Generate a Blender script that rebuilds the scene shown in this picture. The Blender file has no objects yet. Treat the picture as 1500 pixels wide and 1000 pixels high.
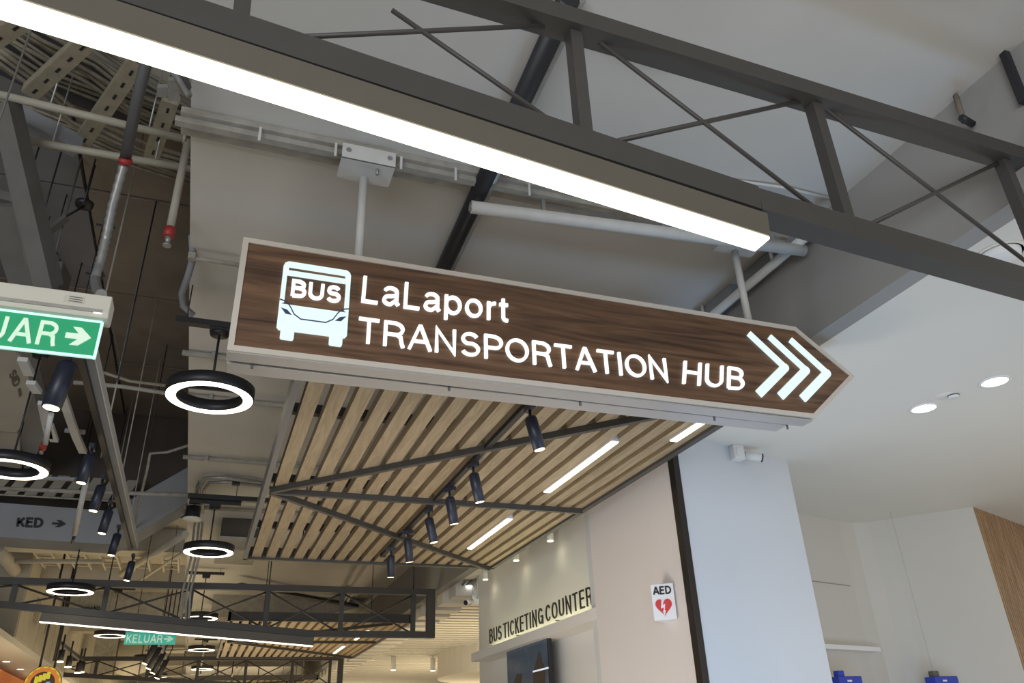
import bpy, math, random
from mathutils import Vector, Matrix
random.seed(7)
S = bpy.context.scene
COL = S.collection
PI = math.pi

# ------------------------------------------------------------------ camera
YAW, PITCH, ROLL, FPX = -0.371463160, 0.477570715, 0.0404507350, 1147.476
RM = (Matrix.Rotation(YAW, 3, 'Z') @ Matrix.Rotation(PITCH, 3, 'X') @ Matrix.Rotation(ROLL, 3, 'Y'))
RT, FW, UP = RM @ Vector((1, 0, 0)), RM @ Vector((0, 1, 0)), RM @ Vector((0, 0, 1))
CAMP = Vector((0, 0, 1.6))
cd = bpy.data.cameras.new('camera'); cam = bpy.data.objects.new('camera', cd); COL.objects.link(cam)
cd.sensor_width = 36; cd.lens = FPX / 1500 * 36; cd.clip_start = 0.05; cd.clip_end = 200
m4 = Matrix.Identity(4)
for i in range(3):
    m4[i][0] = RT[i]; m4[i][1] = UP[i]; m4[i][2] = -FW[i]; m4[i][3] = CAMP[i]
cam.matrix_world = m4
S.camera = cam

# ------------------------------------------------------------------ world, exposure, lights
S.view_settings.view_transform = 'Standard'; S.view_settings.look = 'None'
S.view_settings.gamma = 1; S.view_settings.use_curve_mapping = False
S.view_settings.exposure = 0.0
w = bpy.data.worlds.new('world'); S.world = w; w.use_nodes = True
bg = w.node_tree.nodes['Background']; bg.inputs[0].default_value = (1.0, 0.94, 0.86, 1); bg.inputs[1].default_value = .80

def area(name, loc, target, sx, sy, power, col):
    l = bpy.data.lights.new(name, 'AREA'); l.shape = 'RECTANGLE'; l.size = sx; l.size_y = sy; l.energy = power; l.color = col
    o = bpy.data.objects.new(name, l); COL.objects.link(o); o.location = loc
    o.rotation_euler = (Vector(target) - Vector(loc)).to_track_quat('-Z', 'Y').to_euler(); return o
def point(name, loc, power, col, r=.15):
    l = bpy.data.lights.new(name, 'POINT'); l.energy = power; l.color = col; l.shadow_soft_size = r
    o = bpy.data.objects.new(name, l); COL.objects.link(o); o.location = loc; return o
area('daylight_fill', (-4.5, -5.5, 1.5), (3.0, 5, 3.4), 6, 2.6, 430, (.84, .91, 1))  # unseen area light added behind the camera as general fill
area('low_blue_fill', (3.3, 2.3, .35), (3.45, 5.2, 2.7), 1.6, .9, 38, (.32, .60, 1))  # unseen low blue light added to tint the pier and low ceiling
area('aisle_fill', (.5, 4.6, .9), (3.0, 5.2, 2.4), 1.6, 1.2, 27, (1, .93, .88))  # unseen area light added to brighten the pier side
area('recess_fill', (6.0, 3.2, .8), (5.8, 3.6, 3.6), 3.0, 2.5, 16, (1, .90, .74))  # unseen upward light added to warm the recess and its ceiling
WARM = (1, .80, .50)
for i, (x, y, e) in enumerate(((0.6, 14, 55), (-2.6, 13, 30), (1, 20, 70), (-2.5, 20, 60), (5.5, 15, 75), (6.5, 22, 90), (0, 28, 100), (5, 30, 100))):
    area('far_warm_fill', (x, y, 1.2), (x, y + .01, 5), 2.6, 2.6, e, WARM)  # unseen upward area lights added to warm the far interior
area('counter_fill', (1.6, 6.2, .9), (1.7, 6.3, 4), 2.4, 3.2, 16, (1, .84, .6))  # unseen upward light added to brighten the counter area

# ------------------------------------------------------------------ projecting photo pixels onto real planes
def ray(x, y): return RT * ((x - 750) / FPX) + FW - UP * ((y - 500) / FPX)
def az(x, y, z): d = ray(x, y); return CAMP + d * ((z - 1.6) / d.z)
def ay(x, y, Y): d = ray(x, y); return CAMP + d * (Y / d.y)
def ax(x, y, X): d = ray(x, y); return CAMP + d * (X / d.x)

# ------------------------------------------------------------------ materials
MC = {}
def mat(name, col, rough=.6, metal=0., emit=0., ecol=None, noise=0., nscale=8., bump=0., alpha=None):
    if name in MC: return MC[name]
    m = bpy.data.materials.new(name); m.use_nodes = True; nt = m.node_tree; b = nt.nodes['Principled BSDF']
    c = (*col, 1)
    b.inputs['Base Color'].default_value = c; b.inputs['Roughness'].default_value = rough; b.inputs['Metallic'].default_value = metal
    if emit:
        b.inputs['Emission Color'].default_value = (*(ecol or col), 1); b.inputs['Emission Strength'].default_value = emit
    if noise or bump:
        tc = nt.nodes.new('ShaderNodeTexCoord'); n = nt.nodes.new('ShaderNodeTexNoise'); n.inputs['Scale'].default_value = nscale
        n.inputs['Detail'].default_value = 6; nt.links.new(tc.outputs['Object'], n.inputs['Vector'])
        if noise:
            r = nt.nodes.new('ShaderNodeValToRGB'); r.color_ramp.elements[0].position = .3; r.color_ramp.elements[1].position = .7
            r.color_ramp.elements[0].color = tuple(v * (1 - noise) for v in col) + (1,)
            r.color_ramp.elements[1].color = tuple(min(1, v * (1 + noise)) for v in col) + (1,)
            nt.links.new(n.outputs['Fac'], r.inputs[0]); nt.links.new(r.outputs[0], b.inputs['Base Color'])
        if bump:
            bp = nt.nodes.new('ShaderNodeBump'); bp.inputs['Strength'].default_value = bump; bp.inputs['Distance'].default_value = .01
            nt.links.new(n.outputs['Fac'], bp.inputs['Height']); nt.links.new(bp.outputs[0], b.inputs['Normal'])
    MC[name] = m; return m
def wood(name, c1, c2, scale, stretch, rough=.5, dist=2.2):
    m = bpy.data.materials.new(name); m.use_nodes = True; nt = m.node_tree; b = nt.nodes['Principled BSDF']; b.inputs['Roughness'].default_value = rough
    tc = nt.nodes.new('ShaderNodeTexCoord'); mp = nt.nodes.new('ShaderNodeMapping'); mp.inputs['Scale'].default_value = stretch
    n = nt.nodes.new('ShaderNodeTexNoise'); n.inputs['Scale'].default_value = scale; n.inputs['Detail'].default_value = 8; n.inputs['Distortion'].default_value = dist
    n2 = nt.nodes.new('ShaderNodeTexNoise'); n2.inputs['Scale'].default_value = scale * 7; n2.inputs['Detail'].default_value = 4
    mx = nt.nodes.new('ShaderNodeMath'); mx.operation = 'MULTIPLY_ADD'; mx.inputs[1].default_value = .16
    r = nt.nodes.new('ShaderNodeValToRGB'); r.color_ramp.elements[0].position = .36; r.color_ramp.elements[1].position = .80
    r.color_ramp.elements[0].color = (*c1, 1); r.color_ramp.elements[1].color = (*c2, 1)
    L = nt.links.new
    L(tc.outputs['Object'], mp.inputs[0]); L(mp.outputs[0], n.inputs['Vector']); L(mp.outputs[0], n2.inputs['Vector'])
    L(n2.outputs['Fac'], mx.inputs[0]); L(n.outputs['Fac'], mx.inputs[2]); L(mx.outputs[0], r.inputs[0]); L(r.outputs[0], b.inputs['Base Color'])
    MC[name] = m; return m

M_WALNUT = wood('walnut_veneer', (.048, .024, .014), (.25, .135, .072), 1.4, (.6, 1, 9), .45)
M_SLAT = wood('oak_slat', (.30, .225, .135), (.45, .345, .215), 2.2, (9, .8, 9), .55)
M_SLATW = wood('teak_slat', (.24, .135, .06), (.48, .30, .155), 2, (8, 8, .7), .55)
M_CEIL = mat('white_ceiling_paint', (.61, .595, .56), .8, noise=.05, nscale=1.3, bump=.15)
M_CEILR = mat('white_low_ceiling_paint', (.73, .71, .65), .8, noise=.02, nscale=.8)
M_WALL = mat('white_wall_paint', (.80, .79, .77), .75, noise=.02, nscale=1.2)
M_WALLP = mat('warm_lit_wall_white', (.74, .70, .69), .75, noise=.02, nscale=1.2)  # white wall paint with the canopy's warm light mixed into its colour
M_FASC = mat('grey_fascia_paint', (.30, .295, .285), .8, noise=.05, nscale=1)
M_FLOOR = mat('floor_stone', (.50, .47, .42), .35, noise=.06, nscale=3)
M_DARKC = mat('void_concrete', (.20, .165, .13), .9, noise=.18, nscale=2.5, bump=.4)
M_DARKB = mat('void_dark_board', (.075, .062, .052), .9, noise=.2, nscale=2)
M_BLUEC = mat('void_grey_slab', (.17, .165, .17), .9, noise=.12, nscale=2)
M_DUCT = mat('painted_grey_duct', (.27, .28, .30), .6, noise=.05, nscale=3)
M_DUCTL = mat('pale_duct_panel', (.48, .46, .42), .6, noise=.06, nscale=3)
M_CREAM = mat('cream_painted_services', (.50, .46, .38), .7, noise=.06, nscale=4)
M_DUSTY = mat('dusty_grey_paint', (.34, .325, .285), .7, noise=.15, nscale=14, bump=.3)
M_TRUSS = mat('dark_grey_steel_paint', (.060, .056, .052), .5, noise=.05, nscale=9)
M_TRUSSH = mat('brown_grey_aluminium', (.115, .103, .082), .5, noise=.04, nscale=6)
M_BLACK = mat('black_powder_coat', (.018, .018, .022), .45)
M_NAVY = mat('blue_black_lamp_body', (.022, .026, .045), .4)
M_LED = mat('warm_led_diffuser', (1, .95, .8), .5, emit=4.5, ecol=(1, .93, .72))
M_LEDF = mat('far_led_diffuser', (1, .95, .8), .5, emit=3.0, ecol=(1, .92, .70))
M_RING = mat('ring_led_diffuser', (1, .95, .85), .5, emit=5.5, ecol=(1, .90, .66))
M_DL = mat('downlight_lens', (1, 1, 1), .5, emit=6, ecol=(1, .97, .9))
M_SPOTL = mat('spot_lens', (1, .9, .6), .4, emit=5, ecol=(1, .86, .5))
M_LETTER = mat('white_lit_acrylic', (.3, .3, .3), .5, emit=1.1, ecol=(.95, 1, 1))
M_CHEV = mat('cool_lit_acrylic', (.12, .13, .13), .5, emit=.93, ecol=(.83, 1, 1))
M_FRAME = mat('cream_sign_frame', (.66, .60, .52), .5)
M_SIGNB = mat('silver_sign_underside', (.52, .50, .48), .38, metal=.35, noise=.04, nscale=2)
M_SLOT = mat('dark_slot', (.12, .12, .12), .6)
M_PIPEW = mat('white_painted_pipe', (.60, .60, .58), .5, noise=.05, nscale=10)
M_GALV = mat('galvanised_steel', (.34, .34, .33), .4, metal=.5, noise=.12, nscale=25)
M_STRUT = mat('dusty_galvanised_strut', (.30, .27, .20), .6, metal=.1, noise=.12, nscale=20)
M_CABLE = mat('dusty_cable', (.25, .225, .17), .7, noise=.2, nscale=20)
M_CABLED = mat('black_cable_tray', (.05, .05, .06), .6)
M_PIPED = mat('dim_cream_pipe', (.34, .32, .26), .6, noise=.08, nscale=12)
M_FRAMED = mat('dim_frame_paint', (.13, .125, .115), .7, noise=.1, nscale=6)
M_HOSE = mat('dark_grey_hose', (.10, .10, .105), .6)
M_RED = mat('red_paint', (.35, .03, .025), .5)
M_GREEN = mat('lit_green_panel', (.02, .36, .16), .4, emit=.2, ecol=(.0, .30, .12))
M_GREENF = mat('far_lit_teal_panel', (.05, .40, .30), .4, emit=.5, ecol=(.03, .40, .28))
M_GLET = mat('pale_green_letter', (.72, .9, .74), .5, emit=.22, ecol=(.72, 1, .76))
M_GEDGE = mat('lit_acrylic_edge', (.6, .95, .85), .3, emit=.6, ecol=(.55, 1, .85))
M_EXITB = mat('cream_exit_housing', (.60, .58, .50), .5)
M_INK = mat('black_ink', (.015, .015, .018), .6)
M_INKG = mat('grey_ink', (.12, .11, .10), .6)
M_AEDW = mat('white_sign_panel', (.80, .81, .84), .4)
M_AEDR = mat('red_heart', (.62, .015, .02), .4)
M_SCREEN = mat('tv_screen', (.03, .045, .07), .12, emit=.10, ecol=(.14, .24, .36), noise=.5, nscale=2.5)
M_BRONZE = mat('dark_bronze_trim', (.035, .030, .027), .3, metal=.4)
M_ORANGE = mat('orange_fascia', (.80, .22, .04), .5)
M_YEL = mat('yellow_vinyl', (.95, .85, .05), .5, emit=.25)
M_ORV = mat('orange_vinyl', (.90, .30, .05), .5, emit=.25)
M_BRV = mat('brown_vinyl', (.14, .05, .03), .5)
M_LBL = mat('light_blue_vinyl', (.30, .62, .90), .5, emit=.2)
M_BLUE = mat('royal_blue_plastic', (.02, .05, .42), .4)
M_WPL = mat('white_plastic', (.78, .78, .76), .45)
M_GLASSG = mat('greenish_glass', (.22, .33, .28), .15)

# ------------------------------------------------------------------ mesh builder
class MB:
    def __init__(s): s.v = []; s.f = []; s.sm = []
    def add(s, vs, fs, smooth=False):
        n = len(s.v); s.v += [Vector(p) for p in vs]; s.f += [tuple(i + n for i in f) for f in fs]; s.sm += [smooth] * len(fs); return s
    def box(s, x0, x1, y0, y1, z0, z1):
        return s.add([(x, y, z) for x in (x0, x1) for y in (y0, y1) for z in (z0, z1)],
                     [(0, 1, 3, 2), (4, 6, 7, 5), (0, 4, 5, 1), (2, 3, 7, 6), (0, 2, 6, 4), (1, 5, 7, 3)])
    def bar(s, p, q, w, h, up=(0, 0, 1), bev=0):
        p, q = Vector(p), Vector(q); d = (q - p).normalized(); u = Vector(up); r = d.cross(u)
        if r.length < 1e-4: r = d.cross(Vector((0, 1, 0)))
        r.normalize(); u = r.cross(d).normalized(); r = r * w / 2; u = u * h / 2
        vs = [e + a * r + b * u for e in (p, q) for a, b in ((-1, -1), (1, -1), (1, 1), (-1, 1))]
        return s.add(vs, [(3, 2, 1, 0), (4, 5, 6, 7), (0, 1, 5, 4), (1, 2, 6, 5), (2, 3, 7, 6), (3, 0, 4, 7)])
    def tube(s, pts, r, n=8, cap=True):
        pts = [Vector(p) for p in pts]; rs = r if isinstance(r, (list, tuple)) else [r] * len(pts); vs = []; fs = []; pu = None
        for i, p in enumerate(pts):
            d = (pts[min(i + 1, len(pts) - 1)] - pts[max(i - 1, 0)]).normalized()
            if pu is None: pu = d.orthogonal().normalized()
            u = (pu - d * pu.dot(d)).normalized(); pu = u; v = d.cross(u)
            for k in range(n):
                a = 2 * PI * k / n; vs.append(p + (u * math.cos(a) + v * math.sin(a)) * rs[i])
        for i in range(len(pts) - 1):
            for k in range(n):
                fs.append((i * n + k, i * n + (k + 1) % n, (i + 1) * n + (k + 1) % n, (i + 1) * n + k))
        s.add(vs, fs, True)
        if cap:
            m = len(s.v) - len(vs); s.f.append(tuple(m + k for k in range(n))[::-1]); s.f.append(tuple(m + (len(pts) - 1) * n + k for k in range(n))); s.sm += [False, False]
        return s
    def lathe(s, prof, c=(0, 0, 0), n=32, smooth=True, closed=False):
        vs = [(c[0] + r * math.cos(2 * PI * k / n), c[1] + r * math.sin(2 * PI * k / n), c[2] + z) for r, z in prof for k in range(n)]
        L = len(prof); fs = []
        for i in range(L if closed else L - 1):
            j = (i + 1) % L
            for k in range(n): fs.append((i * n + k, i * n + (k + 1) % n, j * n + (k + 1) % n, j * n + k))
        return s.add(vs, fs, smooth)
    def prism(s, pts, ext):
        pts = [Vector(p) for p in pts]; e = Vector(ext); n = len(pts)
        return s.add(pts + [p + e for p in pts], [tuple(range(n))[::-1], tuple(range(n, 2 * n))] + [(i, (i + 1) % n, n + (i + 1) % n, n + i) for i in range(n)])
    def build(s, name, m, parent=None, bevel=0):
        me = bpy.data.meshes.new(name); o = bpy.data.objects.new(name, me); COL.objects.link(o)
        off = Vector((0, 0, 0))
        if parent is None:
            xs = [v.x for v in s.v]; ys = [v.y for v in s.v]; zs = [v.z for v in s.v]
            off = Vector(((min(xs) + max(xs)) / 2, (min(ys) + max(ys)) / 2, (min(zs) + max(zs)) / 2)); o.location = off
        else:
            pp = parent
            while pp is not None: off = off + pp.location; pp = pp.parent
            o.parent = parent
        me.from_pydata([v - off for v in s.v], [], s.f)
        me.polygons.foreach_set('use_smooth', s.sm)
        me.materials.append(m); me.update()
        import bmesh
        bm = bmesh.new(); bm.from_mesh(me); bmesh.ops.recalc_face_normals(bm, faces=bm.faces); bm.to_mesh(me); bm.free()
        if bevel:
            md = o.modifiers.new('bevel', 'BEVEL'); md.width = bevel; md.segments = 2; md.limit_method = 'ANGLE'
        return o

def thing(name, label, cat, loc=(0, 0, 0), group=None):
    o = bpy.data.objects.new(name, None); COL.objects.link(o); o.location = loc; o.empty_display_size = .1
    o['label'] = label; o['category'] = cat
    if group: o['group'] = group
    return o
def tag(o, label, cat, group=None):
    o['label'] = label; o['category'] = cat
    if group: o['group'] = group
    return o
def struct(o, label=None):
    o['kind'] = 'structure'
    if label: o['label'] = label
    return o
def copy_tree(o, parent=None):
    c = o.copy(); COL.objects.link(c); c.parent = parent
    for ch in list(o.children): copy_tree(ch, c)
    return c

# ------------------------------------------------------------------ stroke lettering
def arc(cx, cy, rx, ry, a0, a1, n=12):
    return [(cx + rx * math.cos(math.radians(a0 + (a1 - a0) * i / n)), cy + ry * math.sin(math.radians(a0 + (a1 - a0) * i / n))) for i in range(n + 1)]
h, T = .05, .95
GL = {
 'A': (.76, [[(.04, 0), (.37, T + .01), (.41, T + .01), (.74, 0)], [(.17, .34), (.62, .34)]]),
 'B': (.74, [[(.1, h), (.1, T), (.42, T)] + arc(.42, .735, .21, .195, 80, -90) + [(.1, .54)], [(.42, .54)] + arc(.44, .305, .24, .235, 90, -90) + [(.1, h)]]),
 'C': (.78, [arc(.42, .5, .33, .43, 38, 322, 22)]),
 'D': (.78, [[(.1, h), (.1, T), (.36, T)] + arc(.36, .5, .34, .43, 85, -85) + [(.36, h), (.1, h)]]),
 'E': (.66, [[(.62, T), (.1, T), (.1, h), (.63, h)], [(.1, .53), (.58, .53)]]),
 'G': (.82, [arc(.42, .5, .33, .43, 40, 350, 22) + [(.75, .47), (.47, .47)], [(.75, .47), (.75, 0)]]),
 'H': (.80, [[(.1, 0), (.1, 1)], [(.70, 0), (.70, 1)], [(.1, .53), (.70, .53)]]),
 'I': (.22, [[(.11, 0), (.11, 1)]]),
 'K': (.72, [[(.1, 0), (.1, 1)], [(.62, 1), (.1, .36)], [(.28, .58), (.66, 0)]]),
 'L': (.60, [[(.1, 1), (.1, h), (.57, h)]]),
 'M': (.9, [[(.1, 0), (.1, T), (.45, .1), (.8, T), (.8, 0)]]),
 'N': (.80, [[(.1, 0), (.1, .97), (.70, .03), (.70, 1)]]),
 'O': (.86, [arc(.43, .5, .36, .43, 0, 360, 28)]),
 'P': (.70, [[(.1, 0), (.1, T), (.42, T)] + arc(.42, .70, .23, .23, 80, -90) + [(.1, .47)]]),
 'R': (.76, [[(.1, 0), (.1, T), (.44, T)] + arc(.44, .71, .22, .22, 80, -90) + [(.1, .49)], [(.46, .49), (.60, .40), (.64, .15), (.69, 0)]]),
 'S': (.72, [arc(.36, .715, .25, .215, 25, 240, 14) + arc(.36, .30, .28, .235, 75, -155, 14)]),
 'T': (.70, [[(.02, T), (.68, T)], [(.35, T), (.35, 0)]]),
 'U': (.80, [[(.1, 1), (.1, .36)] + arc(.40, .36, .30, .29, 190, 350, 12) + [(.70, .36), (.70, 1)]]),
 'a': (.60, [arc(.29, .54, .2, .15, 165, 20, 8) + [(.49, .5), (.49, .15), (.56, .06)], [(.49, .43), (.3, .38)] + arc(.25, .22, .17, .155, 95, 290, 10) + [(.49, .26)]]),
 'p': (.66, [[(.1, .75), (.1, -.22)], arc(.34, .37, .24, .31, 0, 360, 18)]),
 'o': (.66, [arc(.32, .37, .25, .31, 0, 360, 20)]),
 'r': (.38, [[(.1, .72), (.1, 0)], [(.1, .45)] + arc(.33, .43, .22, .25, 165, 90, 6) + [(.36, .68)]]),
 't': (.36, [[(.16, .92), (.16, .2)] + arc(.28, .19, .12, .13, 190, 265, 5) + [(.33, .06)], [(.02, .68), (.33, .68)]]),
 ' ': (.30, []),
}
def stroke(mb, pts, w, O, U, V, E, rnd=True):
    """a flat stroke of width w along 2-D points, placed by origin O, axes U, V, extruded by E"""
    P = [Vector((p[0], p[1], 0)) for p in pts]; n = len(P); L = []; R = []
    closed = (P[0] - P[-1]).length < 1e-4
    if rnd and not closed:
        P[0] = P[0]; P[-1] = P[-1]
    for i in range(n):
        if closed and i in (0, n - 1): a = (P[1] - P[0]).normalized(); b = (P[-1] - P[-2]).normalized(); d1, d2 = b, a
        else:
            d1 = (P[i] - P[i - 1]).normalized() if i else (P[1] - P[0]).normalized()
            d2 = (P[i + 1] - P[i]).normalized() if i < n - 1 else d1
        t = (d1 + d2); t = t.normalized() if t.length > 1e-3 else d1
        nn = Vector((-t.y, t.x, 0)); k = 1 / max(.45, nn.dot(Vector((-d1.y, d1.x, 0))))
        L.append(P[i] + nn * w / 2 * k); R.append(P[i] - nn * w / 2 * k)
    W = lambda q: O + U * q.x + V * q.y
    vs = []; fs = []
    for i in range(n): vs += [W(L[i]), W(R[i]), W(L[i]) + E, W(R[i]) + E]
    for i in range(n - 1):
        a, b = 4 * i, 4 * i + 4
        fs += [(a, a + 1, b + 1, b), (a + 2, b + 2, b + 3, a + 3), (a, b, b + 2, a + 2), (a + 1, a + 3, b + 3, b + 1)]
    if not closed: fs += [(0, 2, 3, 1), (4 * n - 4, 4 * n - 3, 4 * n - 1, 4 * n - 2)]
    mb.add(vs, fs)
    if rnd and not closed:
        for q in (P[0], P[-1]):
            c = [W(q + Vector((math.cos(2 * PI * k / 10), math.sin(2 * PI * k / 10), 0)) * w * .46) for k in range(10)]
            mb.prism(c, E)
def text_width(txt, track=.12): return sum(GL[c][0] + track for c in txt) - track
def text(txt, O, U, V, E, w, m, parent=None, name='letter', track=.12, rnd=True, one=False):
    """U spans one cap height horizontally times width scale, V one cap height"""
    x = 0; out = []; big = MB()
    for c in txt:
        adv, st = GL[c]
        if st:
            mb = big if one else MB()
            for s_ in st: stroke(mb, s_, w, O + U * x, U, V, E, rnd)
            if not one: out.append(mb.build(name, m, parent))
        x += adv + track
    if one: return big.build(name, m, parent)
    return out
def fit(txt, p0, p1, ptop, E, w, m, parent=None, name='letter', track=.12, rnd=True, one=False):
    """fit text between baseline points p0 (left) and p1 (right); ptop is the cap top over p0"""
    p0, p1, ptop = Vector(p0), Vector(p1), Vector(ptop)
    return text(txt, p0, (p1 - p0) / text_width(txt, track), ptop - p0, Vector(E), w, m, parent, name, track, rnd, one)

# ================================================================== STRUCTURE
ZC = 4.25      # white soffit
struct(MB().box(-8, 13, -6, 46, -.1, 0).build('floor', M_FLOOR), 'pale stone mall floor')
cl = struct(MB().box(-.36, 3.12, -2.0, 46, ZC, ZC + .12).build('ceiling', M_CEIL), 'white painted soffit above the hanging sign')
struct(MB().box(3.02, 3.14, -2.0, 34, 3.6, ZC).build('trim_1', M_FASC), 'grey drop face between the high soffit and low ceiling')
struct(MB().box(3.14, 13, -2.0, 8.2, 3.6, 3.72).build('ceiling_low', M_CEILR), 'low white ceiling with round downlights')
up = struct(MB().box(-8, -.36, -2, 10.8, 5.75, 5.9).build('ceiling_upper', M_DARKB), 'dark slab high above the services')
# slab panels, joints recessed
for i in range(5):
    for j in range(6):
        x1 = -.40 - i * .95; y0 = .9 + j * 1.65
        m = M_BLUEC if (i >= 1 and j < 4) or i > 1 else M_DARKC
        MB().box(x1 - .925, x1, y0, y0 + 1.62, 5.69 + random.uniform(0, .012), 5.75).build('slab_panel', m, up)
struct(MB().box(-8, -.36, 10.8, 11.0, 4.42, 5.75).build('wall_void_back', M_DARKB), 'dark bulkhead closing the open service void')
struct(MB().box(-.36, -.30, -2, 10.8, ZC + .12, 5.75).build('wall_void_right', M_CEIL))
struct(MB().box(-8, -.36, 10.8, 46, 4.42, 4.6).build('ceiling_far', M_CREAM), 'cream ceiling beyond the service void')
struct(MB().box(-8.1, -8, -6, 46, 0, 5.9).build('wall_left', M_CREAM))
struct(MB().box(-8, 13, 46, 46.1, 0, 5.9).build('wall_back', M_CREAM))
struct(MB().box(13, 13.1, 8, 46, 0, 5.9).build('wall_right', M_WALL))

# pier with the AED sign: three faces
a0, a1, a2 = (3.03, 6.04), (3.03, 4.63), (4.32, 4.98)
struct(MB().prism([(3.03, 4.63, 0), (4.32, 4.98, 0), (4.10, 6.25, 0), (3.06, 6.25, 0)], (0, 0, 3.6)).build('wall_pier', mat('pier_cool_lit_white', (.64, .66, .69), .75, noise=.02, nscale=1.2)), 'white pier face beside the black corner strip')  # white wall paint toned down, bluish light put into its colour
pk = struct(MB().box(3.0, 3.045, 4.66, 6.05, 0, 3.6).build('wall_pier_side', M_WALLP), 'warm tinted white pier side carrying the AED sign')
struct(MB().box(2.985, 3.035, 4.60, 4.675, 0, 3.6).build('trim_2', M_BRONZE, bevel=.004), 'dark bronze corner strip down the pier')
# ticket counter wall
struct(MB().box(3.28, 3.42, 6.03, 9.98, 0, 3.72).build('wall_counter', M_WALL), 'cream lit wall above the ticketing counter')
struct(MB().box(3.045, 3.28, 5.99, 6.045, 0, 3.6).build('wall_counter_end', M_WALLP))
struct(MB().box(3.28, 13, 8.2, 8.3, 3.6, 4.4).build('wall_upper_right', M_WALL))
# recess at right: rotated walls
A_, B_, C_, D_ = Vector((4.10, 5.95, 0)), Vector((6.50, 6.60, 0)), Vector((7.17, 5.71, 0)), Vector((9.6, 6.62, 0))
cv = [A_, Vector((6.15, 6.505, 0)), Vector((6.36, 6.53, 0)), Vector((6.52, 6.47, 0)), Vector((6.64, 6.35, 0)), C_]
bk = [p + Vector((.25, .5, 0)) for p in cv][::-1]
struct(MB().prism([*cv, *bk], (0, 0, 3.6)).build('wall_recess', mat('recess_shaded_white', (.60, .575, .52), .75, noise=.02, nscale=1.2)), 'white recess wall toned darker with a curved corner')  # darker copy of the wall white, dimmer warm light put into the colour
# panel seams on the recess wall as recessed-looking shadow gaps (thin dark inlays)
def on_recess(x, y, z):  # pixel not needed: straight run of the recess wall
    t = (x - A_.x) / (6.15 - A_.x); return Vector((x, A_.y + t * (6.505 - A_.y), z))
struct(MB().bar(on_recess(4.4, 0, 2.93) - Vector((0, .004, 0)), on_recess(6.10, 0, 2.93) - Vector((0, .004, 0)), .006, .008).build('trim_3', M_DUSTY))
struct(MB().prism([on_recess(4.2, 0, 2.30) - Vector((-.03, .10, 0)), on_recess(6.2, 0, 2.30) - Vector((-.03, .10, 0)), on_recess(6.2, 0, 2.30), on_recess(4.2, 0, 2.30)], (0, 0, .04)).build('trim_4', M_WALL))
# timber slat wall
ws = struct(MB().prism([C_ + Vector((.02, .03, 0)), D_ + Vector((.02, .03, 0)), D_ + Vector((0, .2, 0)), C_ + Vector((0, .2, 0))], (0, 0, 3.6)).build('wall_slatted', M_SLOT), 'timber slatted wall at the far right')
dv = (D_ - C_).normalized(); nv = Vector((dv.y, -dv.x, 0))
for k in range(44):
    p = C_ + dv * (.03 + k * .052)
    MB().prism([p, p + dv * .034, p + dv * .034 - nv * .03, p - nv * .03], (0, 0, 3.6)).build('slat', M_SLATW, ws)

# ribbed pale ceiling and curved bulkhead in the far right
rc = struct(MB().box(3.14, 13, 8.3, 34, 3.78, 3.9).build('ceiling_ribbed', M_CREAM), 'pale ribbed ceiling behind the counter wall')
for k in range(74):
    y = 10.2 + k * .32
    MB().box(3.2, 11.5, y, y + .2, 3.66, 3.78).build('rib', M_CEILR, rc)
fn = MB()
for k in range(34):
    y = 10.6 + k * .62
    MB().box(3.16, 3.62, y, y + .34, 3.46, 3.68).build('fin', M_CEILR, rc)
sb = []
for i in range(25):
    a = PI / 2 + PI * i / 24; sb.append((6.6 + 1.3 * math.cos(a), 18.9 + 2.0 * math.sin(a), 3.1))
sb += [(12, 16.9, 3.1), (12, 20.9, 3.1)]
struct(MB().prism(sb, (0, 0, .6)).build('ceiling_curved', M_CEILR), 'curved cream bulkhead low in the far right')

# soffit transverse details on the white ceiling
bm_ = thing('ceiling_beam', 'dusty pale ceiling strip the sign rods are fixed to', 'beam', (1.3, 3.1, ZC))
MB().box(-.40, 3.0, 3.0, 3.16, ZC - .035, ZC).build('beam_body', M_DUSTY, bm_, bevel=.004)
MB().bar((-.42, 3.05, ZC - .05), (3.0, 3.05, ZC - .05), .04, .03).build('lower_rail', M_DUSTY, bm_)
for x in (-.05, .3, .62, .9, 1.3):
    MB().bar((x, 3.0, ZC - .11), (x, 3.0, ZC - .03), .005, .012, (1, 0, 0)).build('clip', M_PIPEW, bm_)

# dark sprinkler pipe along the soffit joint
pA, pB = az(823, 20, ZC - .05), az(650, 392, ZC - .05)
dk = thing('dark_pipe', 'thick dark pipe along the soffit joint behind the truss', 'pipe', (pA.x, pA.y, ZC))
dd = (pB - pA); 
MB().tube([pA - dd * .04, pA + dd, pA + dd * 4.2], .046, 12).build('pipe_run', M_BLACK, dk)
MB().tube([pA - dd * .04 + Vector((.045, 0, .02)), pA + dd * 4.2 + Vector((.045, 0, .02))], .03, 10).build('side_pipe', M_GALV, dk)
# grey shallow channel
p, q = az(690, 303, ZC - .17), az(1178, 367, ZC - .17)
ch = thing('conduit_channel', 'pale grey round ended tube crossing under the soffit', 'conduit', (p + q) / 2)
MB().tube([p, q], .034, 14).build('tube_body', M_PIPEW, ch)
MB().tube([p + Vector((-.006, 0, 0)), p], .026, 12).build('end_cap', M_GALV, ch)
for t in (.2, .55, .9):
    r = p.lerp(q, t); MB().bar(r + Vector((0, 0, .02)), Vector((r.x, r.y, ZC)), .02, .02).build('bracket', M_GALV, ch)
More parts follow.
